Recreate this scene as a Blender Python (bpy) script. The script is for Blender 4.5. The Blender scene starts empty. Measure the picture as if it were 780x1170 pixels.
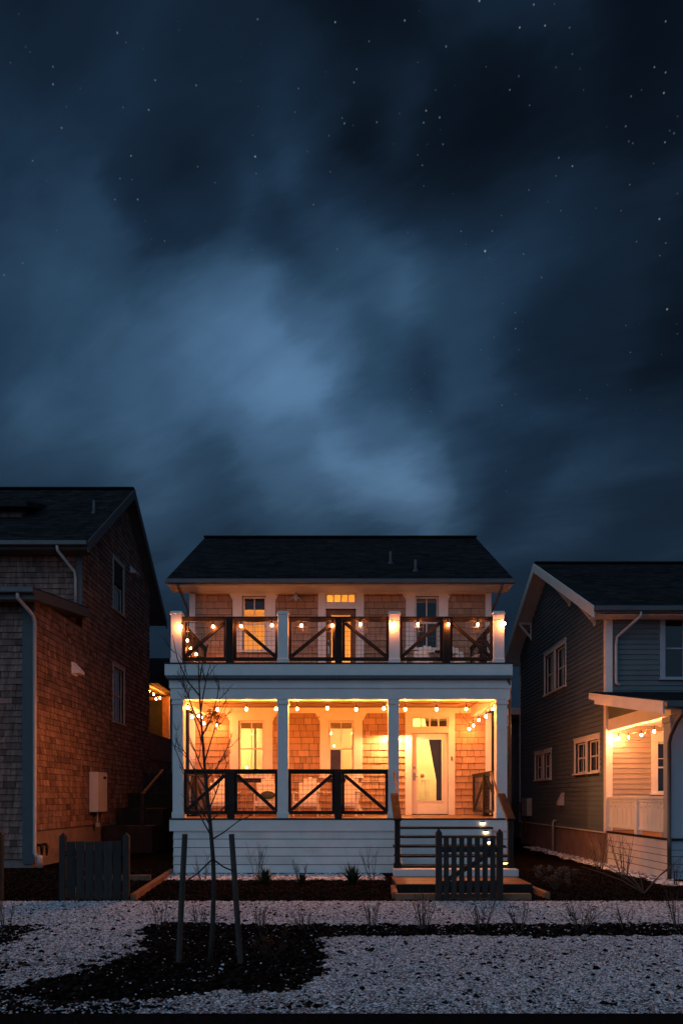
import bpy, math, random
import numpy as np
from mathutils import Vector, Matrix
R = math.radians
rnd = random.Random(7)
S = bpy.context.scene
COL = S.collection
EYE = 1.62                                   # eye height of the camera over the ground

# ------------------------------------------------------------------ materials
MATS = {}
def mat(name, col, rough=.6, tone=0., nscale=6., namt=.25, bump=0., bscale=40., metal=0., spec=.4, stretch=None, col2=None):
    m = bpy.data.materials.new(name); m.use_nodes = True
    nt = m.node_tree; N = nt.nodes; L = nt.links
    b = N['Principled BSDF']
    b.inputs['Roughness'].default_value = rough; b.inputs['Metallic'].default_value = metal
    b.inputs['Specular IOR Level'].default_value = spec
    tc = N.new('ShaderNodeTexCoord'); mp = N.new('ShaderNodeMapping')
    if stretch: mp.inputs['Scale'].default_value = stretch
    L.new(tc.outputs['Object'], mp.inputs['Vector'])
    nz = N.new('ShaderNodeTexNoise'); nz.inputs['Scale'].default_value = nscale; nz.inputs['Detail'].default_value = 6
    nz.inputs['Roughness'].default_value = .65
    L.new(mp.outputs[0], nz.inputs['Vector'])
    mx = N.new('ShaderNodeMix'); mx.data_type = 'RGBA'
    lo = [c*(1-namt) for c in (col2 or col)]; hi = [min(1, c*(1+namt)) for c in col]
    mx.inputs['A'].default_value = (*lo, 1); mx.inputs['B'].default_value = (*hi, 1)
    rp = N.new('ShaderNodeMapRange'); rp.inputs['From Min'].default_value = .3; rp.inputs['From Max'].default_value = .7
    L.new(nz.outputs[0], rp.inputs['Value']); L.new(rp.outputs[0], mx.inputs['Factor'])
    out = mx.outputs['Result']
    if tone:
        at = N.new('ShaderNodeAttribute'); at.attribute_name = 'tone'
        ma = N.new('ShaderNodeMath'); ma.operation = 'MULTIPLY_ADD'
        ma.inputs[1].default_value = 2*tone; ma.inputs[2].default_value = 1-tone
        L.new(at.outputs['Fac'], ma.inputs[0])
        vm = N.new('ShaderNodeVectorMath'); vm.operation = 'SCALE'
        L.new(out, vm.inputs[0]); L.new(ma.outputs[0], vm.inputs['Scale']); out = vm.outputs[0]
    L.new(out, b.inputs['Base Color'])
    if bump:
        n2 = N.new('ShaderNodeTexNoise'); n2.inputs['Scale'].default_value = bscale; n2.inputs['Detail'].default_value = 4
        L.new(mp.outputs[0], n2.inputs['Vector'])
        bp = N.new('ShaderNodeBump'); bp.inputs['Strength'].default_value = bump; bp.inputs['Distance'].default_value = .01
        L.new(n2.outputs[0], bp.inputs['Height']); L.new(bp.outputs[0], b.inputs['Normal'])
    MATS[name] = m; return m
def emit(name, col, strength):
    m = bpy.data.materials.new(name); m.use_nodes = True
    b = m.node_tree.nodes['Principled BSDF']
    b.inputs['Base Color'].default_value = (*col, 1); b.inputs['Emission Color'].default_value = (*col, 1)
    b.inputs['Emission Strength'].default_value = strength; b.inputs['Roughness'].default_value = .3
    MATS[name] = m; return m
def glass(name, tint, base=.06):
    m = bpy.data.materials.new(name); m.use_nodes = True
    nt = m.node_tree; N = nt.nodes; L = nt.links
    N.remove(N['Principled BSDF']); o = N['Material Output']
    t = N.new('ShaderNodeBsdfTransparent'); t.inputs[0].default_value = (*tint, 1)
    g = N.new('ShaderNodeBsdfGlossy'); g.inputs['Roughness'].default_value = .015; g.inputs[0].default_value = (1, 1, 1, 1)
    lw = N.new('ShaderNodeFresnel'); lw.inputs['IOR'].default_value = 1.5
    ma = N.new('ShaderNodeMath'); ma.operation = 'MULTIPLY_ADD'; ma.inputs[1].default_value = .6; ma.inputs[2].default_value = base
    L.new(lw.outputs[0], ma.inputs[0])
    nz = N.new('ShaderNodeTexNoise'); nz.inputs['Scale'].default_value = 2.5
    tc = N.new('ShaderNodeTexCoord'); L.new(tc.outputs['Object'], nz.inputs['Vector'])
    bp = N.new('ShaderNodeBump'); bp.inputs['Strength'].default_value = .05; bp.inputs['Distance'].default_value = .02
    L.new(nz.outputs[0], bp.inputs['Height']); L.new(bp.outputs[0], g.inputs['Normal'])
    mx = N.new('ShaderNodeMixShader'); L.new(ma.outputs[0], mx.inputs[0]); L.new(t.outputs[0], mx.inputs[1]); L.new(g.outputs[0], mx.inputs[2])
    L.new(mx.outputs[0], o.inputs[0]); MATS[name] = m; return m

WHITE = mat('white_paint', (.76, .76, .74), .5, 0, 3, .06, .05, 60)
WHITE2 = mat('white_board', (.75, .75, .73), .55, .08, 1.6, .13, .08, 50)
CREAM = mat('cream_wall', (.72, .66, .54), .8, 0, 2, .05)
TAN = mat('tan_shingle', (.40, .26, .17), .8, .22, 5, .12, .25, 60, stretch=(3, 3, .6))
BROWN = mat('weathered_shingle', (.225, .137, .112), .85, .5, 3, .32, .4, 60, stretch=(3, 3, .6), col2=(.12, .08, .072))
GREYLAP = mat('grey_clapboard', (.115, .15, .168), .7, .10, 2, .10, .1, 50)
ROOF = mat('asphalt_shingle', (.030, .031, .034), .95, .45, 4, .3, .6, 120, spec=.08)
DARKWOOD = mat('dark_stained_wood', (.026, .020, .018), .65, 0, 8, .35, .3, 60, stretch=(1, 1, .3), spec=.15)
PICKET = mat('weathered_picket', (.026, .024, .023), .8, .4, 8, .35, .5, 70, stretch=(3, 3, .4))
LITLAP = mat('bulb_lit_clapboard', (.36, .31, .27), .7, .08, 2, .08, .1, 50)  # lighter copy of the grey clapboard, bulb light put into the colour
CEIL = mat('ceiling_board', (.42, .27, .15), .6, .2, 4, .2, .1, 40, stretch=(.4, 3, 3))
DECK = mat('deck_board', (.21, .105, .05), .5, .25, 6, .3, .3, 50, stretch=(.4, 3, 3))
TIMBER = mat('edging_timber', (.22, .12, .07), .8, 0, 6, .35, .4, 50)
METAL = mat('gutter_metal', (.10, .10, .105), .4, 0, 4, .15, 0, 10, metal=.4)
PIPE = mat('downspout_paint', (.42, .41, .40), .4, 0, 4, .1, spec=.6)
DARKPIPE = mat('dark_downspout', (.06, .055, .055), .4, 0, 4, .1, spec=.6)
STEEL = mat('brushed_steel', (.45, .43, .40), .3, 0, 10, .1, metal=1)
WIRE = mat('galvanised_wire', (.10, .09, .085), .5, metal=.6)
BLACK = mat('black_plastic', (.012, .012, .012), .5, 0, 5, .2)
CONC = mat('foundation_concrete', (.24, .18, .16), .9, 0, 3, .22, .4, 30)
SOIL = mat('soil', (.008, .0068, .006), .95, 0, 5, .5, .9, 40, spec=0)
ASPH = mat('road_asphalt', (.012, .012, .013), .9, 0, 30, .4, .6, 150, spec=0)
GRAV = mat('gravel_bed', (.10, .098, .096), .95, 0, 60, .7, .9, 120, col2=(.02, .02, .02), spec=0)
_n = GRAV.node_tree; _v = _n.nodes.new('ShaderNodeTexVoronoi'); _v.inputs['Scale'].default_value = 48
_t = _n.nodes.new('ShaderNodeTexCoord'); _n.links.new(_t.outputs['Object'], _v.inputs['Vector'])
_r = _n.nodes.new('ShaderNodeValToRGB'); _r.color_ramp.elements[0].color = (.02, .02, .021, 1); _r.color_ramp.elements[1].color = (.50, .53, .57, 1); _r.color_ramp.elements[0].position = .25
_s = _n.nodes.new('ShaderNodeSeparateColor'); _n.links.new(_v.outputs['Color'], _s.inputs[0]); _n.links.new(_s.outputs[0], _r.inputs[0])
_n.links.new(_r.outputs[0], _n.nodes['Principled BSDF'].inputs['Base Color'])
PEB = mat('pebble', (.55, .59, .64), .8, .92, 30, .15, spec=.1)
CHIP = mat('bark_chip', (.017, .0135, .012), .95, .9, 30, .3, spec=0)
BARK = mat('bark', (.045, .036, .032), .9, 0, 20, .4, .4, 60)
TWIG = mat('twig', (.060, .038, .030), .8, 0, 20, .3)
STAKE = mat('stake_wood', (.060, .050, .044), .85, 0, 8, .35, .5, 60, stretch=(3, 3, .3))
LEAF = mat('evergreen_leaf', (.035, .055, .028), .55, .4, 10, .3)
DRY = mat('dried_leaf', (.15, .085, .06), .8, .5, 10, .3)
BLIND = mat('window_blind', (.34, .26, .18), .8, 0, 3, .1)
OAK = mat('brown_furniture', (.22, .11, .05), .6, 0, 5, .3)
DARKROOM = mat('dark_room', (.032, .015, .007), .9, 0, 3, .2)  # darkness of unlit rooms put into the colour; also a dark blind
CHAIRP = mat('chair_paint', (.80, .77, .70), .45, 0, 4, .08, .05, 40)
BOXP = mat('cabinet_enamel', (.60, .58, .57), .4, 0, 2, .05)
FELT = mat('building_felt', (.03, .026, .022), .95)
TRIM2 = mat('grey_trim_paint', (.40, .41, .42), .55, 0, 3, .08, .05, 60)
DUSKWHITE = mat('dusk_tinted_white', (.33, .39, .45), .5, 0, 3, .06)  # white paint with the dim blue dusk light put into its colour
GLASS = glass('window_glass', (.97, .97, .95), .0)
DGLASS = glass('dim_window_glass', (.5, .5, .52), .01)
WARM = (1.0, .25, .03)
BULB = emit('bulb_glow', WARM, 1350.)
BULBR = emit('bulb_glow_soft', (1.0, .27, .06), 720.)
BULBP = emit('bulb_glow_peach', (1.0, .33, .10), 1700.)
ROOMLAMP = emit('room_lamp', (1.0, .54, .15), 330.)
ROOMLAMP2 = emit('upper_room_lamp', (1.0, .36, .05), 150.)
LANT = emit('lantern_glow', (1.0, .48, .16), 4200.)
STEPL = emit('step_light_glow', (1.0, .62, .30), 16.)
STEPL2 = emit('step_light_glow_low', (1.0, .55, .22), 9.)

# ------------------------------------------------------------------ mesh helpers
def world_loc(o):
    v = Vector((0, 0, 0))
    while o is not None: v += o.location; o = o.parent
    return v
class MB:
    def __init__(s, O=(0, 0, 0), U=(1, 0, 0), N=(0, 1, 0), V=(0, 0, 1)):
        s.v = []; s.f = []; s.t = []
        s.O, s.U, s.N, s.V = Vector(O), Vector(U), Vector(N), Vector(V)
    def p(s, u, n, z): return s.O + s.U*u + s.N*n + s.V*z
    def add(s, vs, fs, tone=.5):
        k = len(s.v); s.v += [tuple(q) for q in vs]
        for f in fs: s.f.append([i+k for i in f]); s.t.append(tone)
    BOXF = [(0, 1, 3, 2), (4, 6, 7, 5), (0, 4, 5, 1), (2, 3, 7, 6), (0, 2, 6, 4), (1, 5, 7, 3)]
    def box(s, u0, u1, n0, n1, z0, z1, tone=.5):
        s.add([s.p(u, n, z) for u in (u0, u1) for n in (n0, n1) for z in (z0, z1)], s.BOXF, tone); return s
    def bar(s, a, b, w, h, up=(0, 0, 1), tone=.5):
        a, b = Vector(a), Vector(b); d = (b-a).normalized(); up = Vector(up)
        x = d.cross(up).normalized(); y = x.cross(d).normalized()
        s.add([q+x*i*w/2+y*j*h/2 for q in (a, b) for i in (-1, 1) for j in (-1, 1)], s.BOXF, tone); return s
    def prism(s, pts, vec, tone=.5):
        pts = [Vector(q) for q in pts]; n = len(pts); vec = Vector(vec)
        s.add(pts+[q+vec for q in pts], [list(range(n)), list(range(2*n-1, n-1, -1))] + [(i, (i+1) % n, n+(i+1) % n, n+i) for i in range(n)], tone); return s
    def tube(s, pts, r, n=6, tone=.5):
        pts = [Vector(q) for q in pts]; m = len(pts)
        if not isinstance(r, (list, tuple)): r = [r]*m
        vs = []; fs = []; ref = None
        for i, q in enumerate(pts):
            d = (pts[min(i+1, m-1)]-pts[max(i-1, 0)]).normalized()
            if ref is None: ref = Vector((0, 0, 1)) if abs(d.z) < .9 else Vector((1, 0, 0))
            x = d.cross(ref).normalized(); y = x.cross(d).normalized()
            ref = y if abs(y.dot(d)) < .9 else ref
            for k in range(n):
                a = 2*math.pi*k/n; vs.append(q+(x*math.cos(a)+y*math.sin(a))*r[i])
        for i in range(m-1):
            for k in range(n):
                fs.append((i*n+k, i*n+(k+1) % n, (i+1)*n+(k+1) % n, (i+1)*n+k))
        fs += [list(range(n-1, -1, -1)), list(range((m-1)*n, m*n))]
        s.add(vs, fs, tone); return s
    def lathe(s, c, prof, n=16, tone=.5):
        c = Vector(c); vs = []; fs = []
        for r, z in prof:
            for k in range(n):
                a = 2*math.pi*k/n; vs.append(c+Vector((r*math.cos(a), r*math.sin(a), z)))
        for i in range(len(prof)-1):
            for k in range(n): fs.append((i*n+k, i*n+(k+1) % n, (i+1)*n+(k+1) % n, (i+1)*n+k))
        s.add(vs, fs, tone); return s
    def ball(s, c, r, n=12, m=8, sz=1., tone=.5):
        return s.lathe(c, [(max(1e-4, r*math.sin(math.pi*i/m)), -r*sz*math.cos(math.pi*i/m)) for i in range(m+1)], n, tone)
    def build(s, name, m, parent=None, smooth=False, bevel=0., at=None):
        me = bpy.data.meshes.new(name)
        L = world_loc(parent) if parent is not None else Vector(at or (0, 0, 0))
        me.from_pydata([tuple(Vector(q)-L) for q in s.v], [], s.f); me.materials.append(m)
        a = me.attributes.new('tone', 'FLOAT', 'FACE'); a.data.foreach_set('value', s.t)
        if smooth: me.polygons.foreach_set('use_smooth', [True]*len(me.polygons))
        me.update()
        o = bpy.data.objects.new(name, me); COL.objects.link(o)
        if parent is not None: o.parent = parent
        else: o.location = L
        if bevel:
            b = o.modifiers.new('bevel', 'BEVEL'); b.width = bevel; b.segments = 2; b.limit_method = 'ANGLE'
        return o
def tag(o, label=None, cat=None, group=None, kind=None):
    if label: o['label'] = label
    if cat: o['category'] = cat
    if group: o['group'] = group
    if kind: o['kind'] = kind
    return o
def thing(name, loc, label, cat, group=None):
    o = bpy.data.objects.new(name, None); COL.objects.link(o); o.location = loc; o.empty_display_size = .2
    return tag(o, label, cat, group)
def dup(o, parent=None):
    c = o.copy(); COL.objects.link(c)
    if parent is not None: c.parent = parent
    for ch in list(o.children): dup(ch, c)
    return c

def clad(mb, z0, z1, uf, holes=(), expo=.13, wmean=None, lip=.014, jit=.004, n0=0., tilt=.004, vg=0.):
    """courses of shingles or boards on the plane mb.O, mb.U, mb.V; uf(z)->(a,b); holes (u0,u1,z0,z1)"""
    k = 0; z = z0
    while z < z1-.01:
        zt = min(z+expo, z1); r = uf((z+zt)/2)
        if r:
            iv = [r]
            for (a, b, c, d) in holes:
                if c < zt-.01 and d > z+.01:
                    nx = []
                    for (p, q) in iv:
                        if b <= p or a >= q: nx.append((p, q))
                        else:
                            if a > p: nx.append((p, a))
                            if b < q: nx.append((b, q))
                    iv = nx
            for (p, q) in iv:
                u = p
                while u < q-.005:
                    w = q-u if wmean is None else wmean*rnd.uniform(.55, 1.45)
                    if wmean is None and w > 3.2: w = rnd.uniform(1.6, 3.)
                    e = min(q, u+w)
                    if q-e < .04: e = q
                    g = .005 if wmean else .001
                    l = lip+rnd.uniform(-jit, jit); zb = z-rnd.uniform(0, jit)+vg
                    tn = min(1, max(0, rnd.gauss(.5, .22)))
                    a, b, c, d = mb.p(u+g, n0+l, zb), mb.p(e-g, n0+l, zb), mb.p(e-g, n0+tilt, zt), mb.p(u+g, n0+tilt, zt)
                    a0, b0 = mb.p(u+g, n0, zb), mb.p(e-g, n0, zb)
                    mb.add([a, b, c, d, a0, b0], [(0, 1, 2, 3), (4, 5, 1, 0), (0, 3, 4), (1, 5, 2)], tn)
                    u = e
        z = zt; k += 1
def slab_holes(mb, u0, u1, z0, z1, n0, n1, holes):
    us = sorted({u0, u1, *[h[0] for h in holes], *[h[1] for h in holes]}); zs = sorted({z0, z1, *[h[2] for h in holes], *[h[3] for h in holes]})
    us = [u for u in us if u0 <= u <= u1]; zs = [z for z in zs if z0 <= z <= z1]
    for i in range(len(us)-1):
        j = 0
        while j < len(zs)-1:
            um = (us[i]+us[i+1])/2
            solid = lambda jj: not any(h[0] < um < h[1] and h[2] < (zs[jj]+zs[jj+1])/2 < h[3] for h in holes)
            if not solid(j): j += 1; continue
            k = j
            while k+1 < len(zs)-1 and solid(k+1): k += 1
            mb.box(us[i], us[i+1], n0, n1, zs[j], zs[k+1]); j = k+1

# window in a wall frame: O on wall face, U along the wall, N outward
def window(parent, fr, u0, u1, z0, z1, tw=.11, head=.14, rail=.5, vert=1, blind=0., gl=None, sill=True, ears=False, inset=.05, blindmat=None, upper_h=0, trim=None):
    O, U, N = fr
    root = MB(O, U, N)                                    # the sash is the part itself
    sw = .045; TM = trim or WHITE
    root.box(u0, u0+sw, -inset-.04, -inset, z0, z1).box(u1-sw, u1, -inset-.04, -inset, z0, z1)
    root.box(u0+sw, u1-sw, -inset-.04, -inset, z0, z0+sw).box(u0+sw, u1-sw, -inset-.04, -inset, z1-sw, z1)
    if rail:
        zm = z0+(z1-z0)*rail
        root.box(u0+sw, u1-sw, -inset-.035, -inset+.008, zm-.02, zm+.02)
    for k in range(vert):
        um = u0+(u1-u0)*(k+1)/(vert+1); root.box(um-.012, um+.012, -inset-.03, -inset-.004, z0+sw, z1-sw)
    if upper_h:
        root.box(u0+sw, u1-sw, -inset-.03, -inset-.006, z1-upper_h-.012, z1-upper_h+.012)
    w = root.build('window', TM, parent, bevel=.004)
    t = MB(O, U, N)
    t.box(u0-tw, u0, -.02, .035, z0, z1+head).box(u1, u1+tw, -.02, .035, z0, z1+head).box(u0, u1, -.02, .033, z1, z1+head)
    t.box(u0-tw-.02, u1+tw+.02, -.02, .05, z1+head, z1+head+.03)
    if ears:
        for sgn, ue in ((-1, u0-tw), (1, u1+tw)):
            a = [t.p(ue+.001*sgn, .002, z1+head), t.p(ue+sgn*.11, .002, z1+head), t.p(ue+.001*sgn, .002, z1+head-.2)]
            t.prism(a, Vector(N)*.026)
    t.build('window_trim', TM, w, bevel=.004)
    if sill:
        MB(O, U, N).box(u0-tw-.03, u1+tw+.03, -.02, .075, z0-.05, z0).build('window_sill', TM, w, bevel=.005)
    MB(O, U, N).box(u0+sw, u1-sw, -inset-.022, -inset-.018, z0+sw, z1-sw).build('pane', gl or GLASS, w)
    if blind:
        bm_ = MB(O, U, N)
        n = max(2, int(blind/.035))
        for k in range(n): bm_.box(u0+.05, u1-.05, -inset-.075, -inset-.055, z1-.02-(k+1)*blind/n+.003, z1-.02-k*blind/n, .5)
        bm_.build('blind', blindmat or BLIND, w)
    return w

def railing(parent, a, b, zb, zt, pf=.085, mesh=True):
    """dark timber panel from a to b (xy), bottom rail zb, top of cap zt; Λ braces either side of a middle post"""
    a, b = Vector((*a, 0)), Vector((*b, 0)); Ln = (b-a).length; U = (b-a)/Ln; N = Vector((U.y, -U.x, 0))
    F = lambda: MB(a, U, N)
    m = Ln/2; st = .06
    r = F().box(0, Ln, -.045, .045, zt-.045, zt).box(.002, Ln-.002, -.03, .03, zt-.1, zt-.045).build('railing', DARKWOOD, parent, bevel=.006)
    F().box(0, Ln, -.03, .03, zb, zb+.07).build('bottom_rail', DARKWOOD, r, bevel=.005)
    F().box(m-.075, m+.075, -.06, pf, zb-.085, zt-.046).build('middle_post', DARKWOOD, r, bevel=.008)
    for u in (0, m-.075-st, m+.075, Ln-st):
        F().box(u+.001, u+st-.001, -.028, .028, zb+.07, zt-.1).build('stile', DARKWOOD, r, bevel=.004)
    for s0, s1 in ((st, m-.075-st), (Ln-st, m+.075+st)):
        f = F(); f.bar(f.p(s0, .01, zb+.09), f.p(s1, .01, zt-.13), .045, .07, up=(0, 0, 1)); f.build('brace', DARKWOOD, r, bevel=.004)
    if mesh:
        f = F(); w = .0028
        for s0, s1 in ((st, m-.075-st), (m+.075+st, Ln-st)):
            k = s0+.05
            while k < s1: f.box(k-w, k+w, -.012-w, -.012+w, zb+.07, zt-.1); k += .098
            z = zb+.13
            while z < zt-.12: f.box(s0, s1, -.012+w, -.012+3*w, z-w, z+w); z += .098
        f.build('wire_mesh', WIRE, r)
    return r

def pipe(parent, name, pts, r, m, n=8): return MB().tube(pts, r, n).build(name, m, parent, smooth=True)

# a strip of round bulbs on a black cord
PB = {}
def strand(name, label, cat, pts, group, extra=(), drop=.15, mat_=None, r=.0262, ends=()):
    mat_ = mat_ or BULB
    root = thing(name, pts[0], label, cat, group)
    c = []
    tops = [Vector(q)+Vector((0, 0, drop)) for q in pts]
    chain = [Vector(e) for e in ends[:1]]+tops+[Vector(e) for e in ends[1:]]
    for i in range(len(chain)-1):
        a, b = chain[i], chain[i+1]; sag = min(.12, (b-a).length*.05)
        for k in range(6):
            t = k/6; q = a.lerp(b, t); q.z -= sag*4*t*(1-t); c.append(q)
    c.append(chain[-1])
    MB().tube(c, .006, 5).build('cord', BLACK, root)
    for e in extra: MB().tube(e, .006, 5).build('cord', BLACK, root)
    for q in pts:
        key = mat_.name+str(r)
        if key not in PB:
            b = MB().lathe((0, 0, 0), [(.0005, -r*1.05), (r*.45, -r*.95), (r*.85, -r*.5), (r, 0), (r*.88, r*.5), (r*.55, r*1.05), (r*.40, r*1.3)], 10).build('bulb', mat_, None, smooth=True)
            s = MB().lathe((0, 0, 0), [(.0005, r*1.3), (.016, r*1.3), (.018, r*1.3+.05), (.012, r*1.3+.06), (.005, r*1.3+.065), (.004, drop)], 8).build('socket', BLACK, b)
            b.parent = root; PB[key] = b
        else: b = dup(PB[key], root)
        b.location = Vector(q)-Vector(pts[0])
    return root

# ------------------------------------------------------------------ centre house
YW, YF = 17.5, 14.4                              # wall plane, porch front plane
XL, XR = -3.87, 3.81
FZ, DZ = 1.195, 4.45                             # porch floor, balcony deck
H = thing('two_storey_house', (0, YW, 0), 'pale two storey house with lit porch, balcony above it and dark hipless roof', 'house')
H['label'] = 'middle house with pale front, glowing porch and balcony under a plain dark roof'
FR = ((0, YW, 0), (1, 0, 0), (0, -1, 0))
# openings u0,u1,z0,z1
o_w1, o_w2 = (-2.634, -1.981, 2.18, 3.604), (-.33, .312, 2.18, 3.604)
o_d, o_t = (1.80, 2.73, FZ, 3.29), (1.80, 2.73, 3.43, 3.70)
o_uw1, o_uw2 = (-2.54, -1.93, 5.40, 6.80), (1.885, 2.484, 5.45, 6.80)
o_ud, o_ut = (-.40, .37, DZ, 6.47), (-.40, .37, 6.63, 6.875)
holes = [o_w1, o_w2, o_d, o_t, o_uw1, o_uw2, o_ud, o_ut]
w = MB(*FR)
slab_holes(w, XL, XR, .1, 7.0, -.14, 0, holes)
w.build('wall', FELT, H); w = MB(*FR)
clad(w, FZ, 3.86, lambda z: (XL+.13, XR-.13), [(h[0]-.02, h[1]+.02, h[2]-.02, h[3]+.02) for h in holes], .165, .24, .030, .005, vg=.010)
clad(w, DZ+.05, 6.97, lambda z: (XL+.13, XR-.13), [(h[0]-.02, h[1]+.02, h[2]-.02, h[3]+.02) for h in holes], .165, .24, .030, .005, vg=.010)
w.build('shingle_siding', TAN, H)
YB = 25.7; RY, RZ, EY, EZ = 21.63, 9.87, 16.9, 7.06
sl = (RZ-EZ)/(RY-EY)
for sx in (XL, XR):
    q = MB()
    x0, x1 = (sx, sx+.12) if sx < 0 else (sx-.12, sx)
    q.prism([(x0, YW+.141, .1), (x0, YB, .1), (x0, YB, 7.0), (x0, RY, 7.0+sl*(RY-YW)-.1), (x0, YW+.141, 7.0)], (x1-x0, 0, 0))
    g = MB((sx, 0, 0), (0, 1, 0), (-1 if sx < 0 else 1, 0, 0))
    clad(g, .3, 9.2, lambda z: (YW+.15, YB) if z < 7 else (YW+(z-7)/sl, YB-(z-7)/sl) if (z-7)/sl < 3.9 else None, (), .165, .5, .016)
    q.v, q.f, q.t = q.v, q.f, q.t
    k = len(q.v); q.v += g.v; q.f += [[i+k for i in f] for f in g.f]; q.t += g.t
    q.build('side_wall', TAN, H)
MB().box(XL+.12, XR-.12, YB-.12, YB, .1, 7.0).build('rear_wall', TAN, H)
for sx in (XL, XR):
    for z0, z1 in ((FZ+.002, 3.80), (DZ+.005, 6.97)):
        a, b = (sx-.02, sx+.13) if sx < 0 else (sx-.13, sx+.02)
        MB(*FR).box(a, b, -.13, .03, z0, z1).build('corner_board', WHITE, H, bevel=.004)
# roof
RL, RR = -4.318, 4.244
def gable_roof(parent, x0, x1, ey, ez, ry, rz, yback, th=.16, m=ROOF, expo=.145, wm=.3, under=None):
    """slopes along y, ridge along x"""
    s_ = (rz-ez)/(ry-ey); eb = rz-(yback-ry)*s_
    r = MB()
    r.prism([(x0, ey, ez-th), (x0, ry, rz-th), (x0, ry, rz-.036), (x0, ey, ez-.036)], (x1-x0, 0, 0))
    r.prism([(x0, ry, rz-th), (x0, yback, eb-th), (x0, yback, eb-.036), (x0, ry, rz-.036)], (x1-x0, 0, 0))
    o = r.build('roof', under or WHITE2, parent)
    r = MB(); r.prism([(x0+.005, ey+.01, ez-.035), (x0+.005, ry, rz-.035), (x0+.005, ry, rz-.022), (x0+.005, ey+.01, ez-.022)], (x1-x0-.01, 0, 0))
    r.prism([(x0+.005, ry+.001, rz-.035), (x0+.005, yback, eb-.035), (x0+.005, yback, eb-.022), (x0+.005, ry+.001, rz-.022)], (x1-x0-.01, 0, 0)); r.build('roof_felt', FELT, o)
    V = Vector((0, ry-ey, rz-ez)); Ln = V.length; V = V/Ln; N = Vector((0, -V.z, V.y))
    g = MB((0, ey, ez-.02), (1, 0, 0), N, V)
    clad(g, -.03, Ln, lambda z: (x0-.02, x1+.02), (), expo, wm, .014, .003, .001)
    V2 = Vector((0, ry-yback, rz-eb)); L2 = V2.length; V2 = V2/L2
    g2 = MB((0, yback, eb-.02), (1, 0, 0), Vector((0, -V2.z*-1, abs(V2.y))), V2)
    g2.N = Vector((0, V2.z, -V2.y)) if -V2.y > 0 else Vector((0, -V2.z, V2.y))
    clad(g2, 0, L2, lambda z: (x0-.02, x1+.02), (), expo, wm, .014, .003, .001)
    k = len(g.v); g.v += g2.v; g.f += [[i+k for i in f] for f in g2.f]; g.t += g2.t
    g.bar((x0-.02, ry, rz+.012), (x1+.02, ry, rz+.012), .26, .03)
    g.build('roof_shingles', m, o)
    return o
roof = gable_roof(H, RL, RR, EY, EZ, RY, RZ, 26.3)
for px, py, h in ((446, 643, .30), (474.5, 652, .28)):
    k = (py-912)/-780.; Y = (EZ-sl*EY-EYE)/(k-sl) if True else 0
    X = (px-390)*Y/780; Z = EYE+k*Y
    MB().lathe((X, Y, Z-.05), [(.09, 0), (.06, .08), (.04, .1), (.04, h+.05), (.001, h+.05)], 10).build('vent_pipe', METAL, roof, smooth=False)
MB().box(RL-.02, RR+.02, EY-.11, EY-.01, EZ-.15, EZ-.03).build('gutter', METAL, H, bevel=.02)
MB().box(RL+.02, RR-.02, EY+.02, YW-.001, EZ-.175, EZ-.163).build('soffit', WHITE2, H)
MB(*FR).box(XL, XR, .001, .03, 6.86, 6.884).build('frieze_board', WHITE, H)
for s_, xe, xc in ((-1, -4.02, XL-.05), (1, 3.96, XR+.05)):
    pipe(H, 'downspout', [(xe, EY-.06, EZ-.12), (xe, EY-.06, EZ-.22), (xc, YW-.02, 6.45), (xc, YW+.02, 6.2), (xc, YW+.02, 1.3)], .035, DARKPIPE)
# porch structure
PX0, PX1 = -3.60, 3.545
d = MB()
x = PX0+.01; i = 0
y = YF+.0
while y < YW-.02:
    d.box(PX0+.015, PX1-.015, y, min(y+.137, YW-.001), FZ-.035, FZ, rnd.random()); y += .14
d.build('porch_floor', DECK, H)
MB().box(PX0-.03, PX1+.03, YF-.04, YF-.005, FZ-.03, FZ+.002).build('floor_edge', DARKWOOD, H, bevel=.006)
MB().box(PX0-.02, PX1+.02, YF-.025, YF+.12, .926, FZ-.032).box(PX0-.02, PX0+.1, YF+.121, YW-.15, .926, FZ-.04).box(PX1-.1, PX1+.02, YF+.121, YW-.15, .926, FZ-.04).build('porch_fascia', WHITE, H, bevel=.004)
q = MB((0, YF+.03, 0), (1, 0, 0), (0, -1, 0))
MB((0, YF+.03, 0), (1, 0, 0), (0, -1, 0)).box(PX0+.06, PX1-.04, -.1, 0, .02, .925).build('skirting_back', FELT, H)
clad(q, .03, .924, lambda z: (PX0+.06, PX1-.04), (), .18, None, .018, .001, tilt=.012, vg=.014)
for sx, nx in ((PX0+.06, -1), (PX1-.04, 1)):
    q.O, q.U, q.N = Vector((sx, 0, 0)), Vector((0, 1, 0)), Vector((nx, 0, 0))
    clad(q, .03, .924, lambda z: (YF+.03, YW), (), .18, None, .016, .001)
q.build('skirting', WHITE2, H)
cxs = [(203.3-390)*YF/780, (323-390)*YF/780, (449.5-390)*YF/780, (573-390)*YF/780]
for x in cxs:
    c = MB(); h = .112; y0, y1 = YF, YF+.24; yc = YF+.12
    c.box(x-h, x+h, y0, y1, FZ+.10, 3.60)
    c.box(x-h-.015, x+h+.015, y0-.015, y1+.015, FZ+.001, FZ+.13).box(x-h-.02, x+h+.02, y0-.02, y1+.02, 3.60, 3.64).box(x-h-.008, x+h+.008, y0-.008, y1+.008, 3.64, 3.705)
    c.build('column', WHITE, H, bevel=.006)
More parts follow.
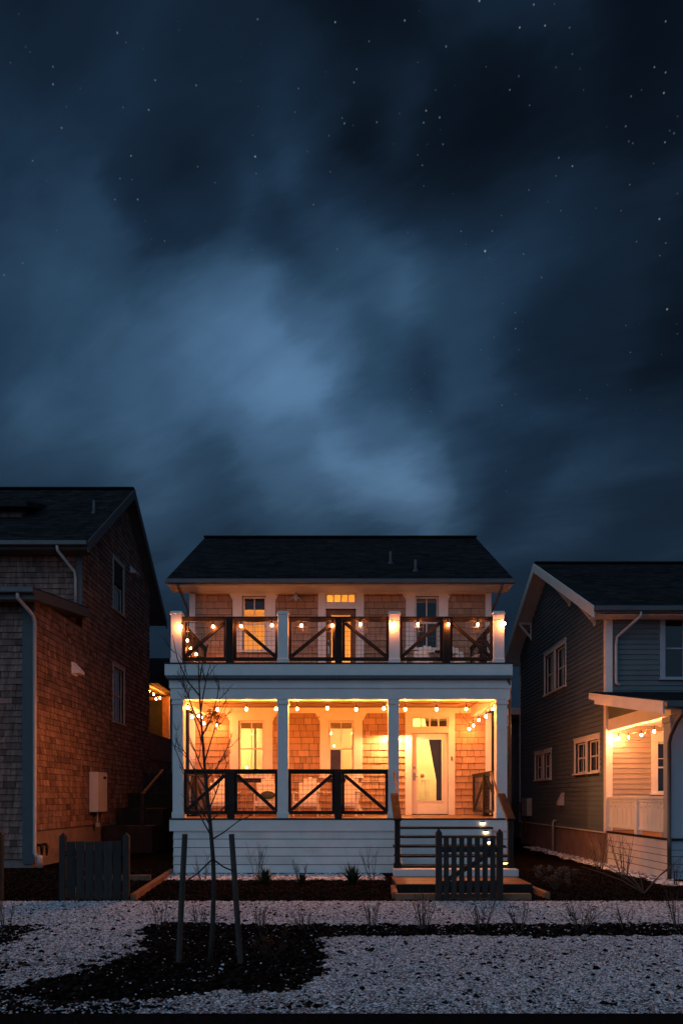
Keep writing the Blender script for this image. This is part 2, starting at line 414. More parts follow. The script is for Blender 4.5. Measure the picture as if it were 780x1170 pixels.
MB().box(PX0, PX1, YF-.02, YF+.26, 3.706, 3.935).box(PX0-.02, PX1+.02, YF-.045, YF+.26, 3.935, 4.11).box(PX0, PX0+.24, YF+.261, YW-.01, 3.706, 4.11).box(PX1-.24, PX1, YF+.261, YW-.01, 3.706, 4.11).build('porch_beam', WHITE, H, bevel=.005)
MB().box(PX0-.06, PX1+.05, YF-.14, YF+.1, 4.112, 4.19).build('porch_gutter', METAL, H, bevel=.015)
MB().box(-3.70, 3.58, YF-.10, YF+.10, 4.195, 4.435).box(-3.70, -3.5, YF+.101, YW-.01, 4.195, 4.435).box(3.38, 3.58, YF+.101, YW-.01, 4.195, 4.435).build('balcony_fascia', WHITE, H, bevel=.005)
MB().box(-3.72, 3.60, YF-.12, YW-.001, 4.436, DZ+.01).build('balcony_floor', DARKWOOD, H, bevel=.004)
q = MB(); y = YF+.262
while y < YW-.05: q.box(PX0+.241, PX1-.241, y, min(y+.088, YW-.02), 3.95, 3.97, rnd.random()); y += .09
q.build('porch_ceiling', CEIL, H)
MB(*FR).box(XL+.13, XR-.13, .001, .03, 3.80, 3.94).build('frieze_board', WHITE, H)
pxs = [(201.3-390)*YF/780, (323.2-390)*YF/780, (450.5-390)*YF/780, (569.7-390)*YF/780]
for x in pxs:
    c = MB(); h = .112; y0, y1 = YF, YF+.23
    c.box(x-h, x+h, y0, y1, DZ+.1, 5.50).box(x-h-.012, x+h+.012, y0-.012, y1+.012, DZ+.011, DZ+.12)
    c.box(x-h-.02, x+h+.02, y0-.02, y1+.02, 5.50, 5.535).box(x-h-.005, x+h+.005, y0-.005, y1+.005, 5.535, 5.57)
    c.build('balcony_post', WHITE, H, bevel=.006)
yr = YF+.10
for k in range(3): railing(H, (pxs[k]+.113, yr), (pxs[k+1]-.113, yr), DZ+.09, 5.469, .11)
railing(H, (pxs[0], YW-.03), (pxs[0], YF+.24), DZ+.09, 5.469)
railing(H, (pxs[3], YF+.24), (pxs[3], YW-.03), DZ+.09, 5.469)
for k in range(2): railing(H, (cxs[k]+.113, yr), (cxs[k+1]-.113, yr), FZ+.085, 2.235)
railing(H, (cxs[0], YW-.03), (cxs[0], YF+.25), FZ+.085, 2.235)
railing(H, (cxs[3], YF+.25), (cxs[3], YW-.03), FZ+.085, 2.235)
pipe(H, 'downspout', [(3.50, YF-.06, 4.12), (3.54, YF-.02, 4.0), (3.58, YF+.16, 3.85), (3.585, YF+.18, 3.6), (3.585, YF+.18, .1)], .03, DARKPIPE)
# windows and doors
window(H, FR, *o_w1, tw=.22, head=.19, blind=.17, ears=True)
window(H, FR, *o_w2, tw=.22, head=.19, blind=.17, ears=True)
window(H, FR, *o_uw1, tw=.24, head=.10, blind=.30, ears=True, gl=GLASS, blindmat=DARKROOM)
window(H, FR, *o_uw2, tw=.24, head=.10, blind=.12, ears=True)
def door(name, o, t, glass_rect, lights, frame_m, leaf_m, tw):
    u0, u1, z0, z1 = o
    leaf = MB(*FR); a, b, c, e = glass_rect
    leaf.box(u0+.004, a, -.09, -.045, z0+.02, z1-.005).box(b, u1-.004, -.09, -.045, z0+.02, z1-.005).box(a, b, -.09, -.045, z0+.02, c).box(a, b, -.09, -.045, e, z1-.005)
    dr = leaf.build(name, leaf_m, H, bevel=.005)
    MB(*FR).box(a, b, -.07, -.065, c, e).build('pane', GLASS, dr)
    k = MB(*FR)
    ft = .025
    k.box(a-ft, a, -.045, -.035, c-ft, e+ft).box(b, b+ft, -.045, -.035, c-ft, e+ft).box(a, b, -.045, -.035, c-ft, c).box(a, b, -.045, -.035, e, e+ft)
    k.build('glass_stop', leaf_m, dr)
    hx = u0+.07
    MB(*FR).box(hx-.025, hx+.025, -.045, -.03, z0+.88, z0+1.08).bar((hx, YW+.02, z0+.98), (hx+.10, YW+.02, z0+.98), .02, .022).build('handle', STEEL, dr, bevel=.004)
    MB(*FR).box(hx-.028, hx+.028, -.045, -.02, z0+1.18, z0+1.24).build('deadbolt', STEEL, dr, bevel=.008)
    tr = MB(*FR); top = t[3]
    tr.box(u0-tw, u0, -.1, .035, z0, top+.12).box(u1, u1+tw, -.1, .035, z0, top+.12).box(u0, u1, -.1, .033, z1, t[2]).box(u0, u1, -.1, .033, t[3], top+.12)
    tr.build('door_trim', frame_m, dr, bevel=.004)
    MB(*FR).box(u0, u1, -.1, .05, z0, z0+.02).build('threshold', DARKWOOD, dr)
    g = MB(*FR); s_ = .03
    g.box(t[0], t[1], -.07, -.03, t[2], t[2]+s_).box(t[0], t[1], -.07, -.03, t[3]-s_, t[3])
    for i in range(lights+1):
        um = t[0]+s_/2+(t[1]-t[0]-s_)*i/lights; g.box(um-s_/2, um+s_/2, -.068, -.032, t[2]+s_, t[3]-s_)
    tw_ = g.build('transom', frame_m, dr, bevel=.003)
    MB(*FR).box(t[0]+.01, t[1]-.01, -.055, -.05, t[2]+.01, t[3]-.01).build('transom_pane', GLASS, tw_)
    return dr
door('front_door', o_d, o_t, (1.935, 2.575, 1.56, 3.13), 4, WHITE, WHITE, .17)
door('balcony_door', o_ud, o_ut, (-.26, .23, 4.75, 6.33), 4, WHITE, OAK, .2)
MB(*FR).box(2.80, 2.83, .036, .05, 2.58, 2.69).build('doorbell', BLACK, H)
# barn lamps on the wall
def barn_lamp(X, Z, lit, name='wall_lamp'):
    b = MB(*FR).box(X-.06, X+.06, .02, .04, Z+.06, Z+.18)
    o = b.build(name, METAL, H, bevel=.01)
    pipe(o, 'lamp_arm', [(X, YW-.04, Z+.12), (X, YW-.15, Z+.19), (X, YW-.26, Z+.16), (X, YW-.30, Z+.08)], .014, METAL)
    MB().lathe((X, YW-.30, Z), [(.012, .10), (.035, .09), (.05, .04), (.10, 0), (.17, -.05), (.168, -.055), (.09, -.006), (.04, .03), (.001, .04)], 20).build('lamp_shade', PIPE, o, smooth=True)
    MB().ball((X, YW-.30, Z-.035), .036).build('lamp_bulb', LANT if lit else WHITE, o, smooth=True)
barn_lamp((338-390)*(YW-.30)/780, 6.66, False)
barn_lamp(1.30, 3.28, True, 'porch_lamp')
# rooms behind the glass
def room(name, x0, x1, z0, z1, depth, lamps, wallm=CREAM, lampm=ROOMLAMP, lr=.10):
    y0, y1, t = YW+.142, YW+depth, .05
    q = MB()
    q.box(x0-t, x0, y0, y1, z0, z1).box(x1, x1+t, y0, y1, z0, z1).box(x0-t, x1+t, y1, y1+t, z0, z1).box(x0-t, x1+t, y0, y1+t, z1, z1+t)
    r = q.build(name, wallm, H)
    MB().box(x0-t, x1+t, y0, y1+t, z0-t, z0).build('room_floor', OAK, r)
    for (x, y, z) in lamps:
        l = MB().ball((x, y, z), lr, 14, 10).build('ceiling_lamp', lampm, r, smooth=True)
        MB().tube([(x, y, z+lr), (x, y, z1)], .008, 6).build('lamp_rod', STEEL, l)
    return r
r1 = room('living_room', -3.65, 1.2, FZ, 3.96, 4.2, [(-1.25, 18.9, 3.6), (-3.35, 20.6, 3.3), (.95, 20.2, 3.3)])
MB().box(-.32, -.02, 18.6, 19.0, FZ, 2.9).box(-.34, 0, 18.58, 19.02, 2.9, 2.94).build('bookcase', OAK, r1, bevel=.005)
MB().box(-2.4, -2.34, 18.8, 21.6, FZ, 3.95).build('partition', CREAM, r1)
MB().box(-2.95, -2.6, 21.0, 21.3, FZ, 2.4).build('sideboard', OAK, r1)
r2 = room('hall', 1.4, 3.55, FZ, 3.96, 3.6, [(1.6, 18.2, 3.5), (3.2, 18.2, 3.0)])
for r_, p_, r0_ in ((r1, (-2.28, 20.4, 2.95), 0.022), (r1, (-.22, 19.6, 3.12), .02), (r1, (-2.72, 19.6, 2.50), .024)): MB().ball(p_, r0_, 12, 8).build('small_lamp', ROOMLAMP, r_, smooth=True)
# stair stringer wall with a slanting edge, a backdrop behind it coloured dark for the unlit room beyond
MB().box(2.36, 3.5, 20.6, 20.75, FZ, 3.94).build('unlit_backdrop', DARKROOM, r2)
MB().prism([(1.95, 18.9, FZ), (2.62, 18.9, FZ), (2.62, 18.9, 2.1), (2.28, 18.9, 3.94), (1.95, 18.9, 3.94)], (0, .12, 0)).build('stair_wall', CREAM, r2)
nb = MB()
for k in range(4): nb.box(2.07+k*.1, 2.105+k*.1, 18.6, 18.635, FZ, 2.1)
nb.box(2.03, 2.44, 18.59, 18.65, 2.1, 2.15); nb.build('baluster', WHITE, r2)
MB().ball((2.2, 18.62, 2.23), .06).build('newel_cap', OAK, r2, smooth=True)
r3 = room('bedroom', -3.65, -1.1, DZ, 6.95, 2.4, [(-1.4, 18.6, 6.2), (-3.3, 18.6, 5.4)], lampm=ROOMLAMP2)
r4 = room('landing', -1.0, 1.0, DZ, 6.95, 2.2, [(-.8, 18.5, 6.0), (.8, 18.5, 5.6)], lampm=ROOMLAMP2)
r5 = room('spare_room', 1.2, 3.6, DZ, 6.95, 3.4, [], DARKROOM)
# front stairs
SX0, SX1 = 1.15, 3.13
st = MB()
for k in range(1, 6):
    st.box(SX0+.06, SX1-.06, YF-.3*k+.03, YF-.03-.3*(k-1)+.02, .02, FZ-.17*k-.041)
stairs = st.build('stairs', WHITE2, H)
for k in range(1, 6):
    zt = FZ-.17*k; e = 0 if k < 3 else .12
    MB().box(SX0-e, SX1+e, YF-.3*k-.012, YF-.3*(k-1)+.018-.03, zt-.04, zt).build('tread', DARKWOOD, stairs, bevel=.008)
for k in range(1, 6):
    zt = FZ-.17*(k-1); yy = YF-.03-.3*(k-1)
    if k > 1: MB().box(SX0+.04, SX1-.04, yy+.03, yy+.05, FZ-.17*k+.001, zt-.042).build('riser', WHITE, stairs)
MB().box(SX0-.18, SX1+.14, 12.62, 12.92, .172, .345-.042).build('riser', WHITE, stairs, bevel=.004)
pl = MB(); y = 11.55
while y < 12.60: pl.box(.93, 3.22, y, y+.138, .135, .17, rnd.random()); y += .141
pl.build('landing_board', DECK, stairs, bevel=.004)
MB().box(.93, 3.22, 11.52, 11.549, .0, .165).box(.93, .96, 11.55, 12.6, 0, .134).box(3.19, 3.22, 11.55, 12.6, 0, .134).build('landing_side', DARKWOOD, stairs, bevel=.004)
for x in (1.055, 3.19):
    inner = x+.055 if x < 2 else x-.055
    hr = MB().bar((x, 13.66, 1.70), (x, 12.84, 1.215), .15, .045, up=(0, 0, 1)).build('handrail', DARKWOOD, stairs, bevel=.006)
    MB().bar((inner, 14.37, 2.16), (inner, 12.9, 1.20), .035, .05, up=(0, 0, 1)).build('grab_rail', DECK, hr, bevel=.006)
    MB().box(x-.05, x+.05, 12.86, 12.96, .305, 1.20).box(x-.07, x+.07, 12.84, 12.98, .305, .39).build('newel', DARKWOOD, hr, bevel=.006)
for (px, py, Y, m) in ((551, 939.7, 14.365, STEPL), (554.7, 950, 14.095, STEPL), (558.4, 961.6, 13.795, STEPL), (562, 973, 13.495, STEPL2), (577, 985.5, 12.915, STEPL2)):
    X = (px-390)*Y/780; Z = EYE-(py-912)*Y/780
    l = MB().box(X-.045, X+.045, Y-.022, Y, Z-.005, Z+.025).build('step_light', BLACK, stairs, bevel=.003)
    MB().box(X-.04, X+.04, Y-.02, Y-.001, Z-.03, Z-.0055).build('diffuser', m, l)

# ------------------------------------------------------------------ left house
LX = -7.1; LY0, LY1, LYB = 15.8, 18.7, 25.25
HL = thing('shingle_house', (LX, LY0, 0), 'dark brown weathered shingle house at the left with steep gable facing sideways', 'house')
gl_ = (11.71-8.48)/(22.3-18.2)
def gab(z, y0, y1, ey, ez, ry, s_, off=.2):
    if z < ez-off+ (y0-ey)*s_: return (y0, y1)
    a = ey+(z+off-ez)/s_; b = 2*ry-a
    a = max(a, y0); b = min(b, y1)
    return (a, b) if b-a > .05 else None
def lrange(z):
    if z < 6.3: return (LY0+.02, LYB)
    r = gab(z, LY1+.02, LYB, 18.2, 8.48, 22.3, gl_); return r
wl = [(21.25, 22.2, 7.54, 9.08), (21.25, 22.25, 4.02, 5.74)]
q = MB((LX, 0, 0), (0, 1, 0), (1, 0, 0))
slab_holes(q, LY0, LYB, .86, 6.3, -.15, 0, wl); slab_holes(q, LY1, LYB, 6.3, 8.4, -.15, 0, wl)
q.prism([(LX-.15, LY1, 8.4), (LX-.15, LYB, 8.4), (LX-.15, LYB, 8.72), (LX-.15, 22.3, 11.48), (LX-.15, LY1, 8.68)], (.149, 0, 0))
# the upper window reaches into the gable field: a matching opening is not needed, its pane stands proud of it
q.build('side_wall', FELT, HL); q = MB((LX, 0, 0), (0, 1, 0), (1, 0, 0))
clad(q, .86, 11.5, lrange, [(a-.02, b+.02, c-.02, d+.02) for a, b, c, d in wl], .15, .215, .028, .007, vg=.012)
q.build('shingle_siding', BROWN, HL)
q = MB((0, LY0, 0), (1, 0, 0), (0, -1, 0)); q.box(-13, LX-.151, -.15, 0, .2, 6.3)
q.build('front_wall', FELT, HL); q = MB((0, LY0, 0), (1, 0, 0), (0, -1, 0))
clad(q, .2, 6.25, lambda z: (-13, LX-.26), (), .15, .215, .028, .007, vg=.012); q.build('shingle_siding', BROWN, HL)
q = MB((0, LY1, 0), (1, 0, 0), (0, -1, 0)); q.box(-14, LX-.151, -.15, 0, 6.0, 8.4)
q.build('upper_front_wall', FELT, HL); q = MB((0, LY1, 0), (1, 0, 0), (0, -1, 0))
clad(q, 6.3, 8.3, lambda z: (-14, LX-.16), (), .15, .215, .028, .007, vg=.012); q.build('shingle_siding', BROWN, HL)
MB().box(LX-14, LX-.2, LYB-.15, LYB, .2, 8.4).build('rear_wall', BROWN, HL)
DKBLUE = mat('dark_trim_paint', (.085, .095, .105), .6, 0, 3, .1)
MB().box(LX-.26, LX+.015, LY0-.035, LY0-.001, .1, 6.3).build('corner_board', DKBLUE, HL, bevel=.004)
MB().box(LX-.15, LX+.02, LY1-.03, LY1-.001, 6.7, 8.35).build('corner_board', DKBLUE, HL, bevel=.004)
MB().box(LX-.2, LX-.03, LY0+.02, 21.0, 0, .859).box(LX-5, LX-.201, LY0+.02, LY0+.2, 0, .199).build('foundation', CONC, HL, bevel=.01)
rl = gable_roof(HL, -16.5, -6.77, 18.2, 8.48, 22.3, 11.71, 26.4, .2, under=DKBLUE)
for ey_, ez_ in ((18.2, 8.48), (26.4, 8.48)):
    MB().prism([(-6.768, ey_, ez_-.30), (-6.768, 22.3, 11.71-.30), (-6.768, 22.3, 11.71-.005), (-6.768, ey_, ez_-.005)], (.04, 0, 0)).build('rake_board', DKBLUE, HL)
MB().box(-16.5, -6.74, 18.07, 18.19, 8.33, 8.46).build('gutter', METAL, HL, bevel=.02)
MB().box(-16.5, -6.8, 18.22, LY1-.02, 8.26, 8.275).build('soffit', DKBLUE, HL)
# dormer and vent pipe on the roof
MB().prism([(-9.0, 19.55, 9.98), (-9.0, 22.1, 10.9), (-9.0, 22.1, 11.02), (-9.0, 19.55, 10.12)], (-6, 0, 0)).build('dormer_roof', ROOF, rl)
MB().box(-15, -9.3, 19.9, 22, 9.3, 10.08).build('dormer_wall', BROWN, rl)
X, Y = (107.7-390)*20.3/780, 20.3
MB().lathe((X, Y, 10.05), [(.1, 0), (.06, .1), (.045, .12), (.045, .42), (.001, .42)], 10).build('vent_pipe', METAL, rl)
# front wing shed roof
s1 = (6.83-6.35)/(18.65-15.3)
rw = MB().prism([(LX+.23, 15.3, 6.08), (LX+.23, 18.69, 6.08+s1*3.39), (LX+.23, 18.69, 6.35+s1*3.39-.03), (LX+.23, 15.3, 6.32)], (-6, 0, 0)).build('wing_roof', DKBLUE, HL)
V = Vector((0, 3.39, s1*3.39)); Ln = V.length; V /= Ln
g = MB((0, 15.3, 6.325), (1, 0, 0), (0, -V.z, V.y), V); clad(g, -.03, Ln, lambda z: (-13, LX+.25), (), .145, .3, .014, .003, .001); g.build('roof_shingles', ROOF, rw)
MB().box(-13, LX+.25, 15.18, 15.295, 6.2, 6.33).build('gutter', METAL, HL, bevel=.02)
MB().box(LX+.002, LX+.14, 17.55, 17.75, 5.85, 6.05).build('eave_block', TIMBER, HL, bevel=.01)
pipe(HL, 'downspout', [(-7.22, 15.24, 6.22), (-7.22, 15.24, 6.10), (-7.07, 15.66, 5.82), (-7.055, 15.72, 5.7), (-7.055, 15.72, .36), (-7.0, 15.70, .28), (-6.93, 15.70, .27)], .042, PIPE)
MB().tube([(-6.93, 15.7, .31), (-6.93, 15.7, .30), (-6.92, 15.7, .02)], [.045, .062, .065], 12).build('drain_boot', PIPE, HL, smooth=True)
for y in (16.0, 16.28): MB().tube([(LX-.04, y, .52), (LX+.07, y, .52), (LX+.09, y, .47), (LX+.08, y, .25)], [.03, .04, .045, .02], 8).build('hose_bib', BLACK, HL, smooth=True)
pipe(HL, 'downspout', [(-7.55, 18.13, 8.36), (-7.53, 18.13, 8.2), (-7.27, 18.62, 7.8), (-7.25, 18.64, 7.6), (-7.25, 18.64, 6.72)], .04, PIPE)
FL = ((LX, 0, 0), (0, 1, 0), (1, 0, 0))
window(HL, FL, *wl[0], tw=.09, head=.1, gl=DGLASS, trim=TRIM2)
window(HL, FL, *wl[1], tw=.09, head=.1, gl=DGLASS, trim=TRIM2)
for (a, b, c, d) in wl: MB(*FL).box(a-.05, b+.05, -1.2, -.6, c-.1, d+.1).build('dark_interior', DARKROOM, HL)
# wall fittings
fx = MB(*FL).prism([(LX+.02, 17.9, 4.88), (LX+.02, 18.25, 4.88), (LX+.02, 18.25, 5.2), (LX+.02, 17.9, 5.2)], (.03, 0, 0))
fx.prism([(LX+.05, 17.92, 4.92), (LX+.05, 17.92, 5.18), (LX+.22, 17.98, 4.98), (LX+.22, 17.98, 4.92)], (0, .3, 0)); fx.build('vent_hood', WHITE, HL, bevel=.008)
MB(*FL).prism([(LX+.02, 22.9, 9.2), (LX+.02, 22.9, 9.42), (LX+.2, 22.95, 9.25), (LX+.2, 22.95, 9.2)], (0, .25, 0)).build('vent_hood', PIPE, HL, bevel=.006)
hc = MB(*FL).box(19.15, 19.95, .03, .27, 1.23, 2.36).build('heater_cabinet', BOXP, HL, bevel=.015)
MB(*FL).box(19.62, 19.84, .271, .276, 2.17, 2.25).build('vent_slot', BLACK, hc)
pipe(hc, 'heater_pipe', [(LX+.14, 19.5, 1.23), (LX+.14, 19.5, .82)], .02, PIPE); MB(*FL).box(19.45, 19.56, .1, .2, .80, .92).build('valve', PIPE, hc, bevel=.01)
# rear wing with a covered deck
rw0, rw1 = LYB+.02, 28.6
q = MB((LX, 0, 0), (0, 1, 0), (1, 0, 0))
slab_holes(q, rw0, rw1, .3, 6.3, -.16, -.02, [(rw0+.05, rw1-.35, 4.04, 5.85)])
clad(q, .4, 3.0, lambda z: (rw0+.02, rw1), (), .15, .215, .028, .007, vg=.012, n0=-.02)
rwg = q.build('rear_wing', BROWN, HL)
pn = MB((LX, 0, 0), (0, 1, 0), (1, 0, 0))
y = rw0+.02
while y < rw1-.4: pn.box(y, y+.29, -.018, .012, 3.15, 4.0, rnd.random()); y += .3
pn.box(rw0, rw1, -.018, .03, 4.0, 4.06).box(rw0, rw1, -.018, .03, 3.07, 3.14)
pn.build('deck_panel', TIMBER, rwg)
MB().box(LX-.16, LX-.0, rw1-.34, rw1, 4.07, 5.84).build('deck_post', WHITE2, rwg)
MB().prism([(LX+.3, rw0, 6.15), (LX+.3, 27.2, 7.2), (LX+.3, rw1+.4, 6.0), (LX+.3, rw1+.4, 5.84), (LX+.3, rw0, 5.88)], (-4, 0, 0)).build('wing_roof', ROOF, rwg)
MB().box(LX-3.5, LX-.165, rw0, rw1, 3.9, 4.0).box(LX-3.5, LX-3.4, rw0, rw1, 4, 5.87).box(LX-3.4, LX-.165, rw1-.1, rw1, 4, 5.87).build('deck_room', TIMBER, rwg)
MB().box(LX-1.3, LX-.36, rw1-.14, rw1-.101, 4.1, 5.7).build('deck_window', mat('night_glass', (.02, .03, .04), .03, spec=.8), rwg)
# back stairs of the left house
bs = thing('back_stairs', (LX+.8, 20.5, 0), 'dark wooden back stairs with solid sides against the brown shingle wall', 'stairs')
for k in range(3):
    a = MB().box(LX+.03, LX+1.5, 20.2+k*1.25, 21.45+k*1.25-.002, 0, .80+k*.5)
    a.build('stair_flight', DARKWOOD, bs, bevel=.01)
MB().box(LX+1.15, LX+1.25, 20.25, 20.35, .8, 1.75).build('stair_post', DARKWOOD, bs, bevel=.005)
MB().bar((LX+1.2, 20.3, 1.75), (LX+1.2, 22.6, 2.55), .07, .06).build('stair_handrail', TIMBER, bs)
def fence(name, x0, x1, y, z0, z1, label, pw=.11, gap=.035, m=PICKET, posts=True, pointed=False):
    r = thing(name, ((x0+x1)/2, y, z0), label, 'fence')
    MB().box(x0, x1, y, y+.04, z0+.25, z0+.34).build('rail', m, r); MB().box(x0, x1, y, y+.04, z1-.3, z1-.21).build('rail', m, r)
    x = x0; 
    while x < x1-.02:
        MB().box(x, min(x1, x+pw), y-.022, y-.001, z0+.04+rnd.uniform(0, .02), z1+rnd.uniform(-.012, .012), rnd.random()).build('picket', m, r); x += pw+gap
    for xx in (x0-.1, x1):
        MB().box(xx, xx+.1, y-.03, y+.07, z0, z1+.04).build('post', m, r, bevel=.012)
    return r
fence('picket_fence', LX+.25, LX+2.75, 24.0, 0, 2.5, 'tall dark picket fence closing the gap between brown house and middle house')
fence('board_fence', 4.05, 6.3, 26.0, 0, 1.9, 'dim wooden fence far back in the gap beside the grey house', gap=.01)

# ------------------------------------------------------------------ right house
GX = 6.4; GY0, GYB = 16.5, 24.5
HR = thing('clapboard_house', (GX, GY0, 0), 'grey clapboard house at the right with white trim and its own small lit porch', 'house')
gs = (8.84-6.13)/(21.0-16.0)
FRR = ((GX, 0, 0), (0, 1, 0), (-1, 0, 0))
wr = [(19.5, 20.4, 4.85, 6.05), (20.55, 21.45, 4.85, 6.05), (20.85, 21.6, 2.22, 3.02), (21.7, 22.5, 2.22, 3.02), (16.95, 17.75, 2.29, 3.10), (17.87, 18.67, 2.29, 3.10)]
q = MB(*FRR)
slab_holes(q, GY0, GYB, .795, 6.1, -.15, 0, wr)
q.prism([(GX, GY0, 6.1), (GX, GYB, 6.1), (GX, GYB, 6.7), (GX, 21, 8.6), (GX, GY0, 6.18)], (.15, 0, 0))
q.build('side_wall', FELT, HR); q = MB(*FRR)
clad(q, .80, 8.6, lambda z: gab(z, GY0+.13, GYB-.1, 16.0, 6.13, 21., gs, .22), [(a-.02, b+.02, c-.02, d+.02) for a, b, c, d in wr], .125, None, .024, .002, vg=.005)
q.build('clapboard_siding', GREYLAP, HR)
q = MB((0, GY0, 0), (1, 0, 0), (0, -1, 0))
wf = [(7.8, 8.75, 4.52, 5.98), (7.62, 8.45, 1.75, 2.98)]
slab_holes(q, GX+.151, 13, .8, 6.1, -.15, 0, wf)
q.build('front_wall', FELT, HR)
for z0_, z1_, m_ in ((.84, 3.40, LITLAP), (3.465, 5.95, GREYLAP)):
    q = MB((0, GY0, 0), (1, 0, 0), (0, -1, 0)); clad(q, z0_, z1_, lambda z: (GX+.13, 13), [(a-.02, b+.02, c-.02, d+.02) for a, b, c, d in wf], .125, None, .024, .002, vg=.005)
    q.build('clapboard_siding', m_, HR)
MB().box(GX+.151, 13, GYB-.15, GYB, .8, 6.6).build('rear_wall', GREYLAP, HR)
MB().box(GX-.03, GX-.001, GY0-.03, GY0+.12, .79, 6.0).box(GX, GX+.13, GY0-.03, GY0-.001, .79, 6.0).build('corner_board', WHITE, HR, bevel=.004)
MB().box(GX-.03, GX-.001, GYB-.1, GYB+.02, .79, 6.5).build('corner_board', WHITE, HR, bevel=.004)
MB().box(GX+.02, GX+.2, GY0+.01, GYB-.02, 0, .794).build('foundation', CONC, HR, bevel=.01)
MB(*FRR).box(GY0, GYB, .001, .03, .77, .80).build('water_table', WHITE, HR)
rr = gable_roof(HR, 5.93, 14, 16.0, 6.13, 21.0, 8.84, 25.1, .16)
for ey_, ez_ in ((16.0, 6.13), (25.1, 8.84-4.1*gs)):
    MB().prism([(5.888, ey_, ez_-.27), (5.888, 21, 8.84-.27), (5.888, 21, 8.84-.005), (5.888, ey_, ez_-.005)], (.04, 0, 0)).build('rake_board', WHITE, HR)
MB().box(5.9, 14, 15.87, 15.99, 5.98, 6.11).build('gutter', METAL, HR, bevel=.02)
MB().box(5.95, 14, 16.02, GY0-.03, 5.93, 5.945).build('soffit', WHITE2, HR)
for y in (17.2, 19.1, 23.0):                                  # knee brackets under the rake
    zt = 8.84-abs(21-y)*gs-.2
    br = MB().bar((GX-.02, y, zt-.55), (5.96, y, zt-.06), .07, .07).box(5.94, GX, y-.035, y+.035, zt-.1, zt-.02).box(GX-.06, GX-.001, y-.034, y+.034, zt-.62, zt-.1)
    br.build('bracket', WHITE, HR, bevel=.005)
pipe(HR, 'downspout', [(6.98, 15.93, 6.0), (6.98, 15.93, 5.88), (6.62, 16.42, 5.5), (6.60, 16.43, 5.3), (6.60, 16.43, 4.4), (6.68, 16.4, 4.33)], .035, PIPE)
window(HR, FRR, *wr[0], tw=.075, head=.11, vert=1, gl=DGLASS); window(HR, FRR, *wr[1], tw=.075, head=.11, vert=1, gl=DGLASS)
for k in (2, 3, 4, 5): window(HR, FRR, *wr[k], tw=.07 if k % 2 else .06, head=.11, rail=.5, vert=1, gl=DGLASS)
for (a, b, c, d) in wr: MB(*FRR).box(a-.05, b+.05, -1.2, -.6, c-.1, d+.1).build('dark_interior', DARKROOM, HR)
FRF = ((0, GY0, 0), (1, 0, 0), (0, -1, 0))
window(HR, FRF, *wf[0], tw=.12, head=.12, rail=.5, vert=1, gl=DGLASS, trim=DUSKWHITE)
window(HR, FRF, *wf[1], tw=.15, head=.22, rail=.5, vert=0, gl=DGLASS, blind=1.1, upper_h=.4)
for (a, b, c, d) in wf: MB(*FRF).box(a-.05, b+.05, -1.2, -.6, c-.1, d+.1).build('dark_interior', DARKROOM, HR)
# fittings on the side wall
MB(*FRR).box(22.9, 23.5, .02, .2, 1.02, 1.62).build('meter_box', PIPE, HR, bevel=.01)
MB(*FRR).box(23.75, 24.0, .02, .16, 1.1, 1.5).build('meter_box', DKBLUE, HR, bevel=.02)
MB(*FRR).box(23.6, 23.9, .02, .05, .4, 1.1).build('conduit', TIMBER, HR)
MB(*FRR).prism([(GX-.02, 19.6, 1.42), (GX-.02, 19.6, 1.78), (GX-.15, 19.63, 1.5), (GX-.15, 19.63, 1.42)], (0, .22, 0)).build('vent_hood', PIPE, HR, bevel=.006)
pipe(HR, 'vent_pipe', [(GX-.01, 20.3, .95), (GX-.1, 20.3, .95), (GX-.12, 20.32, .90), (GX-.12, 20.32, .05)], .03, PIPE)
# rear lean-to
q = MB((GX, 0, 0), (0, 1, 0), (-1, 0, 0)); q.box(GYB+.03, 28, -.4, 0, .2, 4.4); clad(q, .8, 4.4, lambda z: (GYB+.03, 28), (), .125, None, .024, .002, vg=.005)
lt = q.build('rear_lean_to', GREYLAP, HR)
MB().prism([(GX-.4, GYB-.05, 4.62), (GX-.4, 28.4, 4.62), (GX-.4, 28.4, 4.86), (GX-.4, GYB-.05, 4.86)], (2, 0, 0)).build('lean_to_roof', WHITE, lt)
# porch
PY = 13.3
pf = MB(); x = GX+.0
y = PY+.02
while y < GY0-.05: pf.box(GX+.005, 11, y, min(y+.137, GY0-.002), .80, .835, rnd.random()); y += .14
pf.build('porch_floor', DECK, HR)
MB((GX+.03, 0, 0), (0, 1, 0), (-1, 0, 0)).box(PY+.06, GY0-.01, -.1, 0, .02, .79).build('skirting_back', FELT, HR)
MB().box(GX+.131, 11, PY+.06, PY+.14, .02, .79).build('skirting_back', FELT, HR)
q = MB((GX+.03, 0, 0), (0, 1, 0), (-1, 0, 0))
clad(q, .02, .60, lambda z: (PY+.03, GY0-.01), (), .15, None, .018, .001, tilt=.012, vg=.014)
q.box(PY+.02, GY0-.032, .0, .026, .61, .785); q.build('skirting', WHITE2, HR)
q = MB((0, PY+.06, 0), (1, 0, 0), (0, -1, 0)); clad(q, .02, .60, lambda z: (GX+.015, 11), (), .15, None, .018, .001, tilt=.012, vg=.014)
q.box(GX+.005, 11, .0, .026, .61, .785); q.build('skirting', DUSKWHITE, HR)
MB().box(GX-.02, 11, PY-.02, PY+.018, .79, .832).box(GX-.02, GX+.004, PY+.019, GY0-.035, .79, .832).build('floor_edge', DARKWOOD, HR)
c = MB().box(GX+.0, GX+.30, PY, PY+.30, .95, 3.1).box(GX-.02, GX+.32, PY-.02, PY+.32, .836, .95).box(GX-.02, GX+.32, PY-.02, PY+.32, 3.1, 3.22)
c.build('column', DUSKWHITE, HR, bevel=.006)
